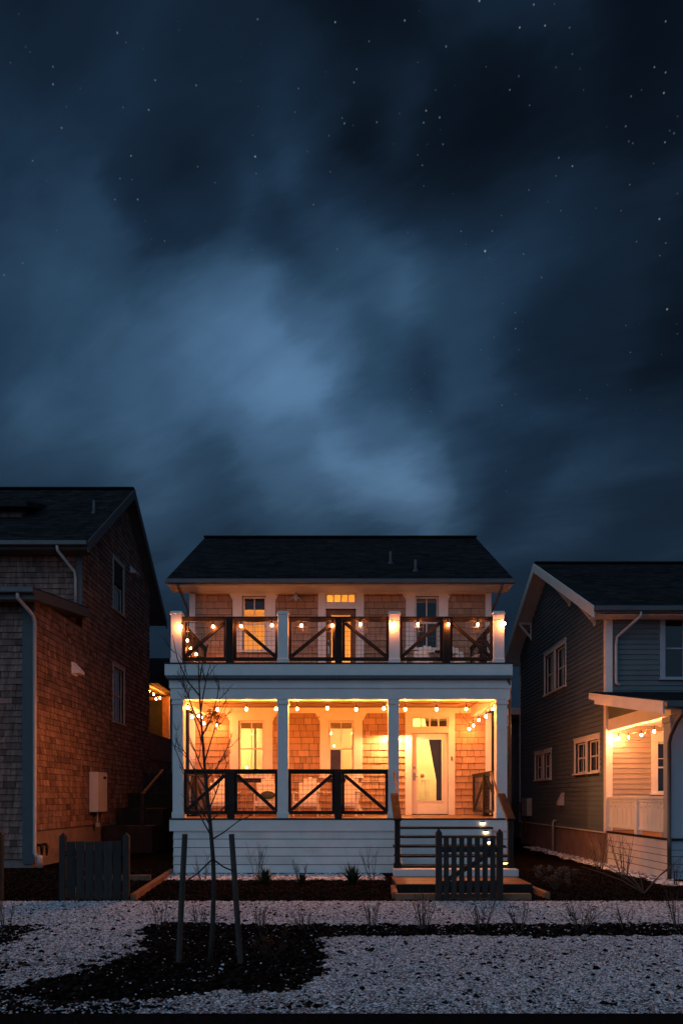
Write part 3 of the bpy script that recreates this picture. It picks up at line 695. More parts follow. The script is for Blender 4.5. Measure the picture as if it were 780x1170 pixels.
MB().box(GX+.02, GX+.26, PY+.301, GY0-.035, 3.24, 3.52).box(GX+.02, 11, PY+.04, PY+.30, 3.24, 3.52).build('porch_beam', WHITE, HR, bevel=.005)
ps = (4.07-3.42)/(15.95-12.57)
pr = MB().prism([(5.95, 12.6, 3.26), (5.95, GY0-.04, 3.26+ps*3.86), (5.95, GY0-.04, 3.42+ps*3.86), (5.95, 12.6, 3.42)], (6, 0, 0)).build('porch_roof', WHITE2, HR)
MB().prism([(5.91, 12.57, 3.17), (5.91, 15.98, 3.17+ps*3.41), (5.91, 15.98, 3.41+ps*3.41), (5.91, 12.57, 3.41)], (.038, 0, 0)).build('rake_board', WHITE, pr)
MB().prism([(GX+.03, PY+.3, 3.521), (GX+.03, GY0-.04, 3.521), (GX+.03, GY0-.04, 3.25+ps*3.8), (GX+.03, PY+.3, 3.25+ps*.96)], (.06, 0, 0)).build('beam_infill', GREYLAP, pr)
V = Vector((0, 3.86, ps*3.86)); Ln = V.length; V /= Ln
g = MB((0, 12.6, 3.425), (1, 0, 0), (0, -V.z, V.y), V); clad(g, -.03, Ln, lambda z: (5.90, 11.9), (), .145, .3, .014, .003, .001); g.build('roof_shingles', ROOF, pr)
MB().box(5.93, 11.9, 12.46, 12.59, 3.28, 3.41).build('gutter', METAL, HR, bevel=.02)
MB().box(GX+.3, 11, PY+.35, GY0-.03, 3.36, 3.38).build('porch_ceiling', WHITE2, HR)
pipe(HR, 'downspout', [(6.26, 12.52, 3.30), (6.26, 12.52, 3.18), (6.20, 12.62, 3.05), (6.33, 13.12, 2.85), (6.34, 13.22, 2.7), (6.34, 13.24, .90), (6.30, 13.14, .8), (6.30, 13.14, .62), (6.34, 13.22, .5), (6.34, 13.22, .05)], .04, DARKPIPE)
# white porch railing with punched boards
rr_ = MB((GX+.06, 0, 0), (0, 1, 0), (-1, 0, 0))
y0, y1 = PY+.31, GY0-.04; ym = (y0+y1)/2-.15
rail = rr_.box(y0, y1, -.06, .06, 1.60, 1.66).box(y0+.002, y1-.002, -.03, .03, 1.53, 1.60).build('porch_railing', WHITE, HR, bevel=.005)
MB((GX+.06, 0, 0), (0, 1, 0), (-1, 0, 0)).box(y0, y1, -.03, .03, .93, .99).build('bottom_rail', WHITE, rail)
MB((GX+.06, 0, 0), (0, 1, 0), (-1, 0, 0)).box(ym-.07, ym+.07, -.05, .065, .836, 1.599).build('middle_post', WHITE, rail, bevel=.005)
for a, b in ((y0, ym-.07), (ym+.07, y1)):
    n = 6; wd = (b-a)/n
    for k in range(n):
        f = MB((GX+.06, 0, 0), (0, 1, 0), (-1, 0, 0)); u0, u1 = a+wd*k+.012, a+wd*(k+1)-.012; uc = (u0+u1)/2
        f.box(u0, u1, -.012, .012, .99, 1.40).box(u0, u1, -.012, .012, 1.45, 1.53).box(u0, uc-.03, -.012, .012, 1.40, 1.45).box(uc+.03, u1, -.012, .012, 1.40, 1.45)
        f.build('slat', WHITE, rail)

# ------------------------------------------------------------------ string lights
YS = YF+.36
sx = [214.7, 248.5, 281.6, 315.4, 339.4, 373.8, 406.8, 438.4, 462.7, 498.5, 532.3, 562.8]
strand('string_lights', 'row of warm bulbs hung under the front beam of the lit porch', 'string lights',
       [((p-390)*YS/780, YS, 3.55+rnd.uniform(-.02, .02)) for p in sx], 'warm string lights on the houses', drop=.155)
strand('string_lights', 'bulbs running from front to back along the right end of the lit porch', 'string lights',
       [(3.23, 15.3, 3.45), (3.23, 16.1, 3.46), (3.23, 16.75, 3.40), (3.21, 17.2, 3.36)], 'warm string lights on the houses', mat_=BULBR, ends=[(3.23, 14.8, 3.7), (3.0, 17.44, 3.85)])
strand('string_lights', 'bulbs bunched along the left end of the lit porch beside the dried hanging plant', 'string lights',
       [(-3.4, 15.56, 3.475), (-3.38, 16.17, 3.56), (-3.40, 16.6, 3.58), (-3.42, 17.0, 3.48), (-3.15, 17.2, 3.46)], 'warm string lights on the houses', mat_=BULBR, ends=[(-3.4, 14.8, 3.7), (-2.8, 17.3, 3.8)])
YU = YF-.075
ux = [(207.4, 716), (243.5, 716), (275.3, 716), (310.6, 715), (344.2, 715), (379.4, 715), (411.6, 714), (447.7, 714), (477.3, 714), (511.7, 714), (545.6, 714), (576, 713)]
strand('string_lights', 'row of warm bulbs strung along the front of the balcony railing', 'string lights',
       [((p-390)*Y_/780, Y_, EYE+(912-y)*Y_/780+rnd.uniform(-.012, .012)) for p, y in ux for Y_ in (YF-.05 if p in (207.4, 447.7, 511.7, 576) else YF+.04,)], 'warm string lights on the houses', drop=.11, mat_=BULBR, r=.023)
strand('string_lights', 'few bulbs sloping along the left end of the balcony railing', 'string lights',
       [(-3.38, 15.0, 5.08), (-3.38, 15.35, 4.98), (-3.38, 15.9, 4.97), (-3.38, 16.4, 4.95)], 'warm string lights on the houses', drop=.11, mat_=BULBR, r=.023)
strand('string_lights', 'small looping bulbs along the porch side of the grey house', 'string lights',
       [(6.55+.06, 16.32, 3.05), (6.55+.06, 15.75, 3.02), (6.55+.06, 15.07, 3.01), (6.61, 14.45, 3.03), (6.66, 13.7, 3.04), (7.4, 13.62, 3.05), (8.2, 13.62, 3.05), (9.0, 13.62, 3.05)], 'warm string lights on the houses', drop=.12, r=.022,
       extra=[[(6.62, 16.35, 3.18), (6.7, 15.9, 2.98), (6.75, 15.5, 2.93), (6.7, 15.1, 2.97), (6.62, 14.9, 3.14)]], mat_=BULBP)
strand('string_lights', 'cluster of bulbs in the covered back deck of the brown shingle house', 'string lights',
       [(-7.37, 26.2, 5.72), (-7.3, 26.55, 5.66), (-7.3, 26.9, 5.52), (-7.27, 27.4, 5.645)], 'warm string lights on the houses', drop=.12, mat_=BULB, r=.03)

# ------------------------------------------------------------------ porch furniture
def adirondack(name):
    r = bpy.data.objects.new(name, None); COL.objects.link(r)
    s = MB()
    for k in range(5):
        y = -.42+k*.105; z = .36-k*.028; s.box(-.26, .26, y, y+.095, z-.02, z)
    s.build('seat', CHAIRP, r, bevel=.004)
    b = MB()
    for k in range(5):
        t = (k-2); h = [.80, .90, .94, .90, .80][k]
        b.bar((t*.088, .07, .26), (t*.108, .07+.36*(h-.26)/.68, h), .098, .018, up=(0, -1, .4))
    b.bar((-.26, .20, .52), (.26, .20, .52), .03, .06).bar((-.22, .30, .74), (.22, .30, .74), .03, .05)
    b.build('backrest', CHAIRP, r, bevel=.004)
    for sg in (-1, 1):
        MB().prism([(sg*.25, .25, .53), (sg*.25, -.44, .56), (sg*.30, -.50, .56), (sg*.42, -.50, .56), (sg*.42, -.2, .55), (sg*.33, .25, .53)], (0, 0, .022)).build('armrest', CHAIRP, r, bevel=.004)
        MB().box(min(sg*.27, sg*.295), max(sg*.27, sg*.295), -.45, -.34, 0, .555).build('leg', CHAIRP, r, bevel=.004)
        x0 = sg*.268; MB().prism([(x0, -.44, .36), (x0, -.44, .26), (x0, .52, 0), (x0, .62, 0), (x0, .10, .24), (x0, .06, .27)], (-sg*.025, 0, 0)).build('leg', CHAIRP, r, bevel=.003)
    MB().box(-.27, .27, -.455, -.435, .24, .35).build('apron', CHAIRP, r, bevel=.003)
    return r
ch = adirondack('adirondack_chair')
spots = [(-2.85, 16.25, FZ, 12, 'white slatted chair furthest left on the lit lower porch'),
         (-1.78, 16.35, FZ, 4, 'white slatted chair under the left porch window beside the second column'),
         (-.80, 16.3, FZ, -5, 'white slatted chair just right of the second column on the lit porch'),
         (.16, 16.35, FZ, -14, 'white slatted chair nearest the front door on the lit porch'),
         (1.92, 16.5, DZ+.01, -20, 'pale slatted chair on the balcony below its dark right window'),
         (2.85, 16.6, DZ+.01, 14, 'pale slatted chair at the right end of the balcony')]
for i, (x, y, z, a, lab) in enumerate(spots):
    c = ch if i == 0 else dup(ch)
    c.location = (x, y, z); c.rotation_euler = (0, 0, R(a)); tag(c, lab, 'chair', 'white slatted chairs on porch and balcony')
pil = MB().ball((0, 0, 0), .2, 14, 8, .55)
po = pil.build('cushion', mat('green_cloth', (.035, .05, .03), .9, 0, 20, .3, .3, 200), None, smooth=True, at=(0, 0, 0)); po.location = (-1.76, 16.33, FZ+.50); po.rotation_euler = (R(55), 0, R(8)); po.scale = (.9, .6, .4)
tag(po, 'dark green cushion lying on the white chair under the left porch window', 'cushion')
# dried hanging plant
hp = thing('hanging_plant', (-3.05, 16.2, 3.9), 'dried brown plant hanging from the porch ceiling near its left end', 'plant')
MB().tube([(-3.05, 16.2, 3.95), (-3.05, 16.2, 3.72)], .004, 5).build('hanger', BLACK, hp)
q = MB()
for k in range(170):
    a = rnd.uniform(0, 6.28); l = rnd.uniform(.06, .22); c = Vector((-3.05, 16.2, 3.70)); e = c+Vector((math.cos(a)*l*.8, math.sin(a)*l*.8, -rnd.uniform(-.06, .36)*l/.15))
    t = Vector((rnd.uniform(-1, 1), rnd.uniform(-1, 1), rnd.uniform(-1, 1))).normalized()*.022; n = (e-c).normalized()*.05
    q.add([e-t, e+n, e+t, e-n], [(0, 1, 2, 3)], rnd.random())
q.build('foliage', mat('dry_foliage', (.10, .055, .03), .8, .5, 10, .3), hp)

# ------------------------------------------------------------------ gates and edging
def gate(name, x0, x1, y, h, label, pw, gap, arched, lit_slits=False):
    g = thing(name, ((x0+x1)/2, y, 0), label, 'gate', 'picket gates along the gravel path')
    for xx in (x0, x1-.095):
        p = MB().box(xx, xx+.095, y-.03, y+.065, 0, h+.02)
        c = Vector((xx+.0475, y+.0175, h+.09)); b = [(xx, y-.03, h+.02), (xx+.095, y-.03, h+.02), (xx+.095, y+.065, h+.02), (xx, y+.065, h+.02)]
        p.add([Vector(v) for v in b]+[c], [(0, 1, 4), (1, 2, 4), (2, 3, 4), (3, 0, 4)])
        p.build('post', PICKET, g, bevel=.01)
    a, b = x0+.12, x1-.12; n = round((b-a+gap)/(pw+gap)); pw = (b-a+gap)/n-gap
    for k in range(n):
        x = a+k*(pw+gap); MB().box(x, x+pw, y-.02, y-.001, .05+rnd.uniform(0, .01), h-.06+rnd.uniform(-.008, .008), rnd.random()).build('picket', PICKET, g, bevel=.003)
    MB().box(a-.02, b+.02, y, y+.035, h-.29, h-.20).build('rail', PICKET, g); MB().box(a-.02, b+.02, y, y+.035, .23, .32).build('rail', PICKET, g)
    MB().bar((a+.05, y+.018, .33), (b-.05, y+.018, h-.30), .03, .07).build('brace', PICKET, g)
    MB().box(x0+.09, x0+.2, y-.03, y-.0205, h-.27, h-.22).build('hinge', BLACK, g); MB().box(x0+.09, x0+.2, y-.03, y-.0205, .25, .30).build('hinge', BLACK, g)
    return g
gate('picket_gate', 1.48, 2.53, 10.72, 1.06, 'dark weathered gate with open pickets standing before the front stairs', .082, .042, False)
gate('picket_gate', -4.42, -3.33, 10.72, 1.0, 'dark weathered gate of close boards before the brown shingle house', .125, .012, False)
q = thing('picket_fence', (-5.9, 10.8, 0), 'dark picket fence cut off by the left edge of the picture', 'fence')
for k in range(6): MB().box(-6.3+k*.14, -6.18+k*.14, 10.78, 10.80, .05, .98, rnd.random()).build('picket', PICKET, q)
MB().box(-5.45, -5.35, 10.75, 10.85, 0, 1.08).build('post', PICKET, q, bevel=.012)
MB().box(-6.4, -5.45, 10.801, 10.84, .7, .79).build('rail', PICKET, q); MB().box(-6.4, -5.45, 10.801, 10.84, .25, .34).build('rail', PICKET, q)
def edging(a, b, lab):
    o = MB().bar((*a, .05), (*b, .05), .09, .12).build('edging_timber', TIMBER, None, bevel=.01, at=(a[0], a[1], 0)); tag(o, lab, 'timber', 'timbers edging the beds')
edging((-3.28, 10.75), (-3.62, 14.6), 'timber edging from left gate back to the corner of the middle house')
edging((-4.35, 11.0), (-5.75, 15.6), 'timber edging behind the left gate toward the brown house')
edging((-4.4, 10.86), (-3.4, 10.86), 'timber sill on the ground under the left gate')
edging((.85, 10.83), (3.0, 10.83), 'timber sill on the ground under the right gate')
edging((3.3, 10.95), (3.26, 11.9), 'timber edging right of the front stairs landing')
edging((.86, 10.95), (.9, 11.9), 'timber edging left of the front stairs landing')
edging((-5.0, 13.4), (-3.75, 13.45), 'timber edging across the side path left of the middle house')

# ------------------------------------------------------------------ ground
def sheet(name, x0, x1, y0, y1, z, m, nx=1, ny=1, f=None, kind='structure'):
    q = MB()
    for i in range(nx):
        for j in range(ny):
            a, b = x0+(x1-x0)*i/nx, x0+(x1-x0)*(i+1)/nx; c, d = y0+(y1-y0)*j/ny, y0+(y1-y0)*(j+1)/ny
            if f is None or f((a+b)/2, (c+d)/2): q.add([Vector((a, c, z)), Vector((b, c, z)), Vector((b, d, z)), Vector((a, d, z))], [(0, 1, 2, 3)])
    return tag(q.build(name, m), kind=kind)
sheet('ground', -600, 600, -600, 900, 0, SOIL)
sheet('road', -80, 80, -6, 5.1, .012, ASPH)
npr = np.random.RandomState(5)
PH = npr.uniform(0, 6.28, 24); KX = npr.uniform(-1, 1, 24); KY = npr.uniform(-1, 1, 24)
def nz(x, y, f=1.):                       # smooth pseudo noise, about -1..1
    s = 0*x; a = .5
    for k in range(12):
        g = f*(1.6**(k//3)); s = s+a*(.75**(k//3))*np.sin(g*(KX[k]*x*2+KY[k]*y*2)+PH[k]+1.7*np.sin(g*.7*(KX[k+12]*x+KY[k+12]*y)+PH[k+12]))
    return s/2.2
bed = np.array([(-2.8, 5.62), (-2.3, 6.6), (-2.15, 7.3), (-2.3, 8.0), (-2.55, 8.75), (-.1, 8.75), (-.2, 7.9), (-.22, 6.9), (-.2, 6.0), (-.35, 5.75), (-.7, 5.62), (-1.0, 5.72), (-1.45, 5.6), (-1.6, 5.45), (-2.2, 5.42)])
def inpoly(x, y, P):
    r = np.zeros(np.shape(x), bool); n = len(P)
    for i in range(n):
        x1, y1 = P[i]; x2, y2 = P[(i+1) % n]
        c = ((y1 > y) != (y2 > y)) & (x < (x2-x1)*(y-y1)/(y2-y1+1e-9)+x1); r ^= c
    return r
def gravel(x, y):
    """0..1 how much pale gravel lies here"""
    x = np.asarray(x, float); y = np.asarray(y, float)
    wx = x+.10*nz(x, y, 2.)+.08*nz(y, x, 6.)+.07*nz(y+1, x, 19.); wy = y+.10*nz(y+9, x, 2.)+.06*nz(x+3, y, 7.)+.06*nz(x, y+2, 21.)
    path = (wy > 8.72) & (y < 10.70+.03*nz(x, y, 5))
    verge = (y > 5.10+.02*nz(x, y, 9)) & (wy < 8.0)
    g = np.where(path | verge, 1., 0.)
    strip = (wy >= 8.0-.12*nz(x*.6, y*0+3, 1.)) & (wy <= 8.72)
    gap = (wx > -3.75) & (wx < -2.3)                                  # gravel runs through to the path here
    g = np.where(strip & ~gap, .02, g); g = np.where(strip & gap, .62, g)
    g = np.where(inpoly(wx, wy, bed), .008, g)
    g = np.where((wx < -3.7) & (wy > 7.55) & (wy < 8.72), .10, g)
    thin = .5+.5*nz(x+5, y, 1.3)
    low = 1-.42*np.clip((-.6-x)/1.6, 0, 1)*np.clip((8.3-y)/1.2, 0, 1)-.45*np.clip((5.75-y)/.6, 0, 1)
    pat = .5+.5*nz(x*1.3, y*1.6, 5.)
    g = np.where((g > .9) & (y < 8), np.clip(g*(.50+.45*thin+.35*pat), 0, 1)*low, g)
    g = np.where((g > .9), np.clip(g*(.72+.5*pat), 0, 1), g)
    g = np.where((g < .1) & (y < 10.7) & (y > 5.2), g+.02*np.clip(nz(x, y+4, 4), 0, 1), g)
    hs = (y > 13.45+.08*nz(x, y, 5)) & (y < 14.4) & (x > -3.6) & (x < .85); g = np.where(hs, .85, g)   # pebble strip along the skirting
    xr = 5.98+.12*nz(y, x, 3); rs = (x > xr) & (x < 6.45) & (y > 12.6) & (y < 22.5); g = np.where(rs, .49, g)
    return g
sheet('gravel_path', -14, 14, 5.1, 10.74, .004, GRAV, 460, 100, lambda x, y: gravel(x, y) > .3)
def scatter(name, n, region, prob, size, m, seed, flat=.6, z=.006):
    rs = np.random.RandomState(seed); x = rs.uniform(region[0], region[1], n); y = rs.uniform(region[2], region[3], n)
    keep = (rs.uniform(0, 1, n) < prob(x, y)) & (np.abs(x) < y*.53+2.0); x, y = x[keep], y[keep]; k = len(x)
    sz = rs.uniform(.55, 1.35, k)*size; base = np.array([(1, 0, 0), (-.5, .86, 0), (-.5, -.86, 0), (.15, 0, 1), (-.9, .1, .45), (.45, .8, .4), (.5, -.75, .5)])
    ang = rs.uniform(0, 6.28, k); jit = rs.uniform(.65, 1.35, (k, 7, 3)); P = base[None]*jit
    P[..., 2] *= flat; el = rs.uniform(.7, 1.4, k); P[..., 0] *= el[:, None]
    c, s = np.cos(ang)[:, None], np.sin(ang)[:, None]; X = P[..., 0]*c-P[..., 1]*s; Y = P[..., 0]*s+P[..., 1]*c
    V = np.stack([X*sz[:, None]+x[:, None], Y*sz[:, None]+y[:, None], P[..., 2]*sz[:, None]+z], -1).reshape(-1, 3)
    F = np.array([(0, 5, 3), (5, 1, 3), (1, 4, 3), (4, 2, 3), (2, 6, 3), (6, 0, 3), (0, 1, 5), (1, 2, 4), (2, 0, 6)]); nf = len(F)
    FF = (F[None]+np.arange(k)[:, None, None]*7).reshape(-1)
    me = bpy.data.meshes.new(name); me.vertices.add(len(V)); me.vertices.foreach_set('co', V.reshape(-1))
    me.loops.add(len(FF)); me.loops.foreach_set('vertex_index', FF); me.polygons.add(k*nf)
    me.polygons.foreach_set('loop_start', np.arange(0, k*nf*3, 3)); me.polygons.foreach_set('loop_total', np.full(k*nf, 3))
    a = me.attributes.new('tone', 'FLOAT', 'FACE'); a.data.foreach_set('value', np.repeat(np.clip(rs.beta(1.6, 1.6, k), 0, 1), nf).astype(np.float32))
    me.update(calc_edges=True); me.validate(); me.materials.append(m)
    o = bpy.data.objects.new(name, me); COL.objects.link(o); return tag(o, kind='stuff')
scatter('gravel', 240000, (-6.5, 6.5, 5.1, 8.75), gravel, .0098, PEB, 1)
scatter('gravel', 7000, (-6.5, 6.5, 5.1, 8.75), gravel, .018, PEB, 11)
scatter('gravel', 100000, (-7.6, 7.6, 8.4, 10.75), gravel, .0135, PEB, 2)
scatter('gravel', 5200, (-3.7, 1.0, 13.3, 14.4), gravel, .045, PEB, 3)
scatter('gravel', 9000, (5.5, 6.5, 12.4, 22.5), gravel, .05, PEB, 4)
scatter('bark_mulch', 11000, (-5, 5, 5.2, 10.6), lambda x, y: np.where(gravel(x, y) < .97, .25, .03), .016, CHIP, 16, .7)
scatter('bark_mulch', 60000, (-9, 9, 5.2, 15.5), lambda x, y: np.where(gravel(x, y) < .45, .8, .05), .026, CHIP, 6, .7)

# ------------------------------------------------------------------ plants
def twigs(q, base, n, h, spread, r0, rs, lean=(0, 0)):
    for k in range(n):
        a = rs.uniform(0, 6.28); s = rs.uniform(.15, 1)*spread; hh = h*rs.uniform(.6, 1.05)
        p = Vector(base)+Vector((math.cos(a)*.04, math.sin(a)*.04, -.02)); e = p+Vector((math.cos(a)*s+lean[0], math.sin(a)*s*.8+lean[1], hh))
        mid = p.lerp(e, .5)+Vector((rs.uniform(-.03, .03), rs.uniform(-.03, .03), .03)); pts = [p, p.lerp(mid, .5), mid, mid.lerp(e, .5), e]
        q.tube(pts, [r0, r0*.85, r0*.7, r0*.5, r0*.3], 5)
        for j in range(rs.randint(1, 4)):
            t = rs.uniform(.3, .85); b = p.lerp(e, t); l = hh*rs.uniform(.2, .45)*(1-t*.4); a2 = rs.uniform(0, 6.28)
            q.tube([b, b+Vector((math.cos(a2)*l*.35, math.sin(a2)*l*.3, l*.5)), b+Vector((math.cos(a2)*l*.55, math.sin(a2)*l*.5, l))], [r0*.55, r0*.42, r0*.25], 4)
def shrub(px, py, n, h, spread, lab, seed, r0=.006, lean=(0, 0), Y=None, grp='bare twiggy shrubs along the gravel path', m=None):
    Y = Y or 780*EYE/(py-912); b = ((px-390)*Y/780, Y, 0); q = MB(); twigs(q, b, n, h, spread, r0, random.Random(seed), lean)
    tag(q.build('bare_shrub', m or TWIG, None, at=b), lab, 'shrub', grp)
for a in [(8, 1060, 6, .42, .10, 'small bare shrub at the left edge of the picture on dark mulch', 1),
          (183, 1060, 5, .36, .14, 'bare shrub on the gravel just left of the left tree stake', 2),
          (228, 1059, 7, .34, .13, 'bare shrub at the path edge between left tree stake and sapling trunk', 3),
          (297, 1061, 8, .36, .17, 'bare shrub at the path edge right of the right tree stake', 4),
          (347, 1062, 8, .36, .17, 'bare shrub at the path edge below the second porch column', 5),
          (424, 1060, 8, .37, .15, 'bare shrub at the path edge left of the front stairs', 6),
          (483, 1062, 13, .55, .24, 'tallest bare shrub at the path edge in front of the stairs left of the gate', 7),
          (550, 1061, 11, .45, .22, 'dense bare shrub at the path edge in front of the open gate', 8),
          (593, 1062, 8, .38, .2, 'bare shrub at the path edge just right of the open gate', 9),
          (663, 1063, 14, .42, .42, 'wide spreading bare shrub at the path edge below the grey house', 10),
          (715, 1063, 6, .36, .12, 'narrow upright bare shrub at the path edge below the grey house porch', 11),
          (775, 1061, 7, .5, .16, 'bare shrub at the right edge of the picture beside the path', 12)]: shrub(*a)
g2 = 'bare stems against the houses'
for a in [(293, 0, 9, .75, .24, 'tall bare stems against the white skirting behind the right tree stake', 21, .006, (0, 0), 13.5, g2),
          (343, 0, 8, .55, .22, 'bare stems against the white skirting in the middle of the porch', 22, .006, (0, 0), 13.3, g2),
          (425, 0, 6, .70, .16, 'bare stems against the white skirting beside the stairs', 23, .006, (-.05, 0), 13.5, g2),
          (685, 0, 9, .95, .34, 'bare stems in the pebbles by the foundation of the grey house', 24, .007, (0, 0), 15.3, g2),
          (713, 0, 9, 1.0, .32, 'bare stems against the white skirting of the grey house porch', 25, .007, (0, 0), 13.6, g2),
          (770, 0, 6, .6, .2, 'bare stems before the porch column of the grey house', 26, .006, (0, 0), 12.6, g2),
          (232, 0, 6, .55, .2, 'bare stems against the white skirting behind the sapling', 27, .006, (0, 0), 13.4, g2)]: shrub(*a)
# arching brown canes by the right house
q = MB(); rs = random.Random(31); b = Vector((3.85, 11.3, 0)); bx = Vector(((735-390)*11.6/780, 11.6, 0))
for k in range(9):
    a = rs.uniform(2.4, 4.4) if k < 6 else rs.uniform(-.6, .8); l = rs.uniform(.5, 1.25); e = bx+Vector((math.cos(a)*l, math.sin(a)*l*.3, rs.uniform(.4, .75)))
    q.tube([bx, bx.lerp(e, .35)+Vector((0, 0, .06)), bx.lerp(e, .7)+Vector((0, 0, .04)), e], [.011, .009, .006, .003], 5)
tag(q.build('cane_shrub', DRY, None, at=bx), 'arching brown canes on dark mulch in front of the grey house porch', 'shrub')
q = MB(); rs = random.Random(71); b0 = Vector(((310-390)*7.0/780, 7.0, 0))
twigs(q, b0, 12, .30, .22, .005, rs)
for k in range(60):
    a = rs.uniform(0, 6.28); l = rs.uniform(.02, .2); c = b0+Vector((math.cos(a)*l, math.sin(a)*l, rs.uniform(.04, .24))); t = Vector((rs.uniform(-1, 1), rs.uniform(-1, 1), rs.uniform(-1, 1))).normalized()*.012; u = t.cross(Vector((.3, .2, 1))).normalized()*.02
    q.add([c-t, c+u, c+t, c-u], [(0, 1, 2, 3)], rs.random())
tag(q.build('low_shrub', mat('red_brown_leaf', (.055, .022, .014), .8, .5, 10, .3), None, at=b0), 'low reddish brown shrub in the dark mulch right of the right tree stake', 'shrub')
# spiky evergreens
def spiky(px, Y, h, lab, seed):
    rs = random.Random(seed); b = Vector(((px-390)*Y/780, Y, 0)); q = MB()
    for k in range(46):
        a = rs.uniform(0, 6.28); el = rs.uniform(.35, 1.45); l = h*rs.uniform(.7, 1.1); d = Vector((math.cos(a)*math.cos(el), math.sin(a)*math.cos(el), math.sin(el))); s = Vector((-math.sin(a), math.cos(a), 0))*.022
        p0, p1, p2 = b+d*.05, b+d*l*.55+Vector((0, 0, .02)), b+d*l-Vector((0, 0, .04*l))
        q.add([p0-s, p0+s, p1+s, p1-s, p2], [(0, 1, 2, 3), (3, 2, 4)], rs.random())
    tag(q.build('spiky_plant', LEAF, None, at=b), lab, 'plant', 'spiky evergreens in the front bed')
spiky(403, 12.9, .46, 'spiky dark evergreen in the mulch bed left of the front stairs', 41)
spiky(302, 12.9, .36, 'smaller spiky evergreen in the mulch bed near the right tree stake', 42)
spiky(345, 12.9, .22, 'lowest spiky tuft in the mulch bed under the second porch column', 43)
# faded flower heads shrub
rs = random.Random(51); b = Vector(((634-390)*11.9/780, 11.9, 0)); root = thing('flower_shrub', b, 'low shrub with faded brown flower heads on the mulch right of the stairs', 'shrub')
q = MB(); heads = []
for k in range(20):
    a = rs.uniform(0, 6.28); l = rs.uniform(.05, .33); e = b+Vector((math.cos(a)*l, math.sin(a)*l, rs.uniform(.16, .40))); heads.append(e); q.tube([b, b.lerp(e, .5)+Vector((0, 0, .05)), e], [.007, .005, .004], 5)
q.build('stem', TWIG, root)
for e in heads:
    q = MB()
    for k in range(60):
        d = Vector((rs.gauss(0, 1), rs.gauss(0, 1), rs.gauss(0, 1)+.3)).normalized()*rs.uniform(.03, .062); c = e+d; t = Vector((rs.uniform(-1, 1), rs.uniform(-1, 1), rs.uniform(-1, 1))).normalized()*.016; u = t.cross(d).normalized()*.016
        q.add([c-t, c+u, c+t, c-u], [(0, 1, 2, 3)], rs.random())
    q.build('flower_head', DRY, root)
# sapling between two stakes
TY = 6.7
T = lambda px, py, dy=0: Vector(((px-390)*(TY+dy)/780, TY+dy, EYE+(912-py)*(TY+dy)/780))
tb = T(240, 1101); tb.z = 0
tr = thing('sapling', tb, 'thin leafless young tree in the mulch tied between two stakes', 'tree')
trunk_px = [(240, 1101), (243, 1060), (244.5, 1010), (243.5, 981), (239.5, 932), (234.5, 883), (231, 837), (228.5, 800), (227, 770), (226.5, 742), (228, 728)]
rad = [.027, .025, .022, .021, .018, .014, .011, .008, .006, .004, .0025]
MB().tube([T(*p) for p in trunk_px], rad, 8).build('trunk', BARK, tr, smooth=True)
rs = random.Random(61)
def branch(q, p, e, r0, depth):
    bend = Vector((rs.uniform(-.04, .04), rs.uniform(-.04, .04), rs.uniform(-.02, .03)))*(e-p).length*2
    pts = [p, p.lerp(e, .3)+bend*.8-Vector((0, 0, .02)), p.lerp(e, .65)+bend, e]
    q.tube(pts, [r0, r0*.8, r0*.6, r0*.28], 5)
    if depth > 0:
        for k in range(rs.randint(2, 4)):
            t = rs.uniform(.25, .9); b = p.lerp(e, t)+bend*min(1, t*1.5); l = (e-p).length*rs.uniform(.25, .45); d = (e-p).normalized()
            s = Vector((rs.uniform(-1, 1), rs.uniform(-1, 1), rs.uniform(-.1, .5))).normalized(); branch(q, b, b+(d*.8+s*.65).normalized()*l, r0*.55, depth-1)
brs = [((241.5, 955), (213, 905), -.2), ((241, 945), (196, 845), -.3), ((240.5, 938), (276, 905), .2), ((239, 925), (262, 868), -.25), ((237.5, 905), (205, 850), .3), ((236, 890), (264, 842), .2),
       ((235, 885), (215, 838), -.3), ((234, 870), (258, 800), -.15), ((233, 858), (203, 790), .25), ((231.5, 840), (250, 775), .3), ((231, 830), (206, 762), -.2), ((229.5, 812), (243, 752), .1), ((228, 795), (197, 725), .2), ((227.5, 780), (238, 735), -.1), ((240.5, 960), (290, 930), .1)]
for (a, b, dy) in brs:
    q = MB(); branch(q, T(*a), T(*b, dy), .0085, 2); q.build('branch', BARK, tr)
for pxa, pya, pxb, pyb, lab in ((211.4, 953, 204, 1103, 'left wooden stake beside the young leafless tree'), (264.5, 953, 275, 1103, 'right wooden stake leaning beside the young leafless tree')):
    a, b = T(pxa, pya), T(pxb, pyb); b.z = -.02
    o = MB().tube([b, b.lerp(a, .5), a], [.028, .028, .027], 10).build('tree_stake', STAKE, None, at=(b.x, b.y, 0)); tag(o, lab, 'stake', 'stakes of the young tree')
    t0 = T(243.5, 981); tp = b.lerp(a, .62 if pxa < 240 else .72)
    MB().tube([t0+Vector((0, -.025, 0)), t0.lerp(tp, .5)+Vector((0, -.01, -.02)), tp+Vector((0, -.035, 0))], .008, 5).build('tie_strap', BLACK, o)

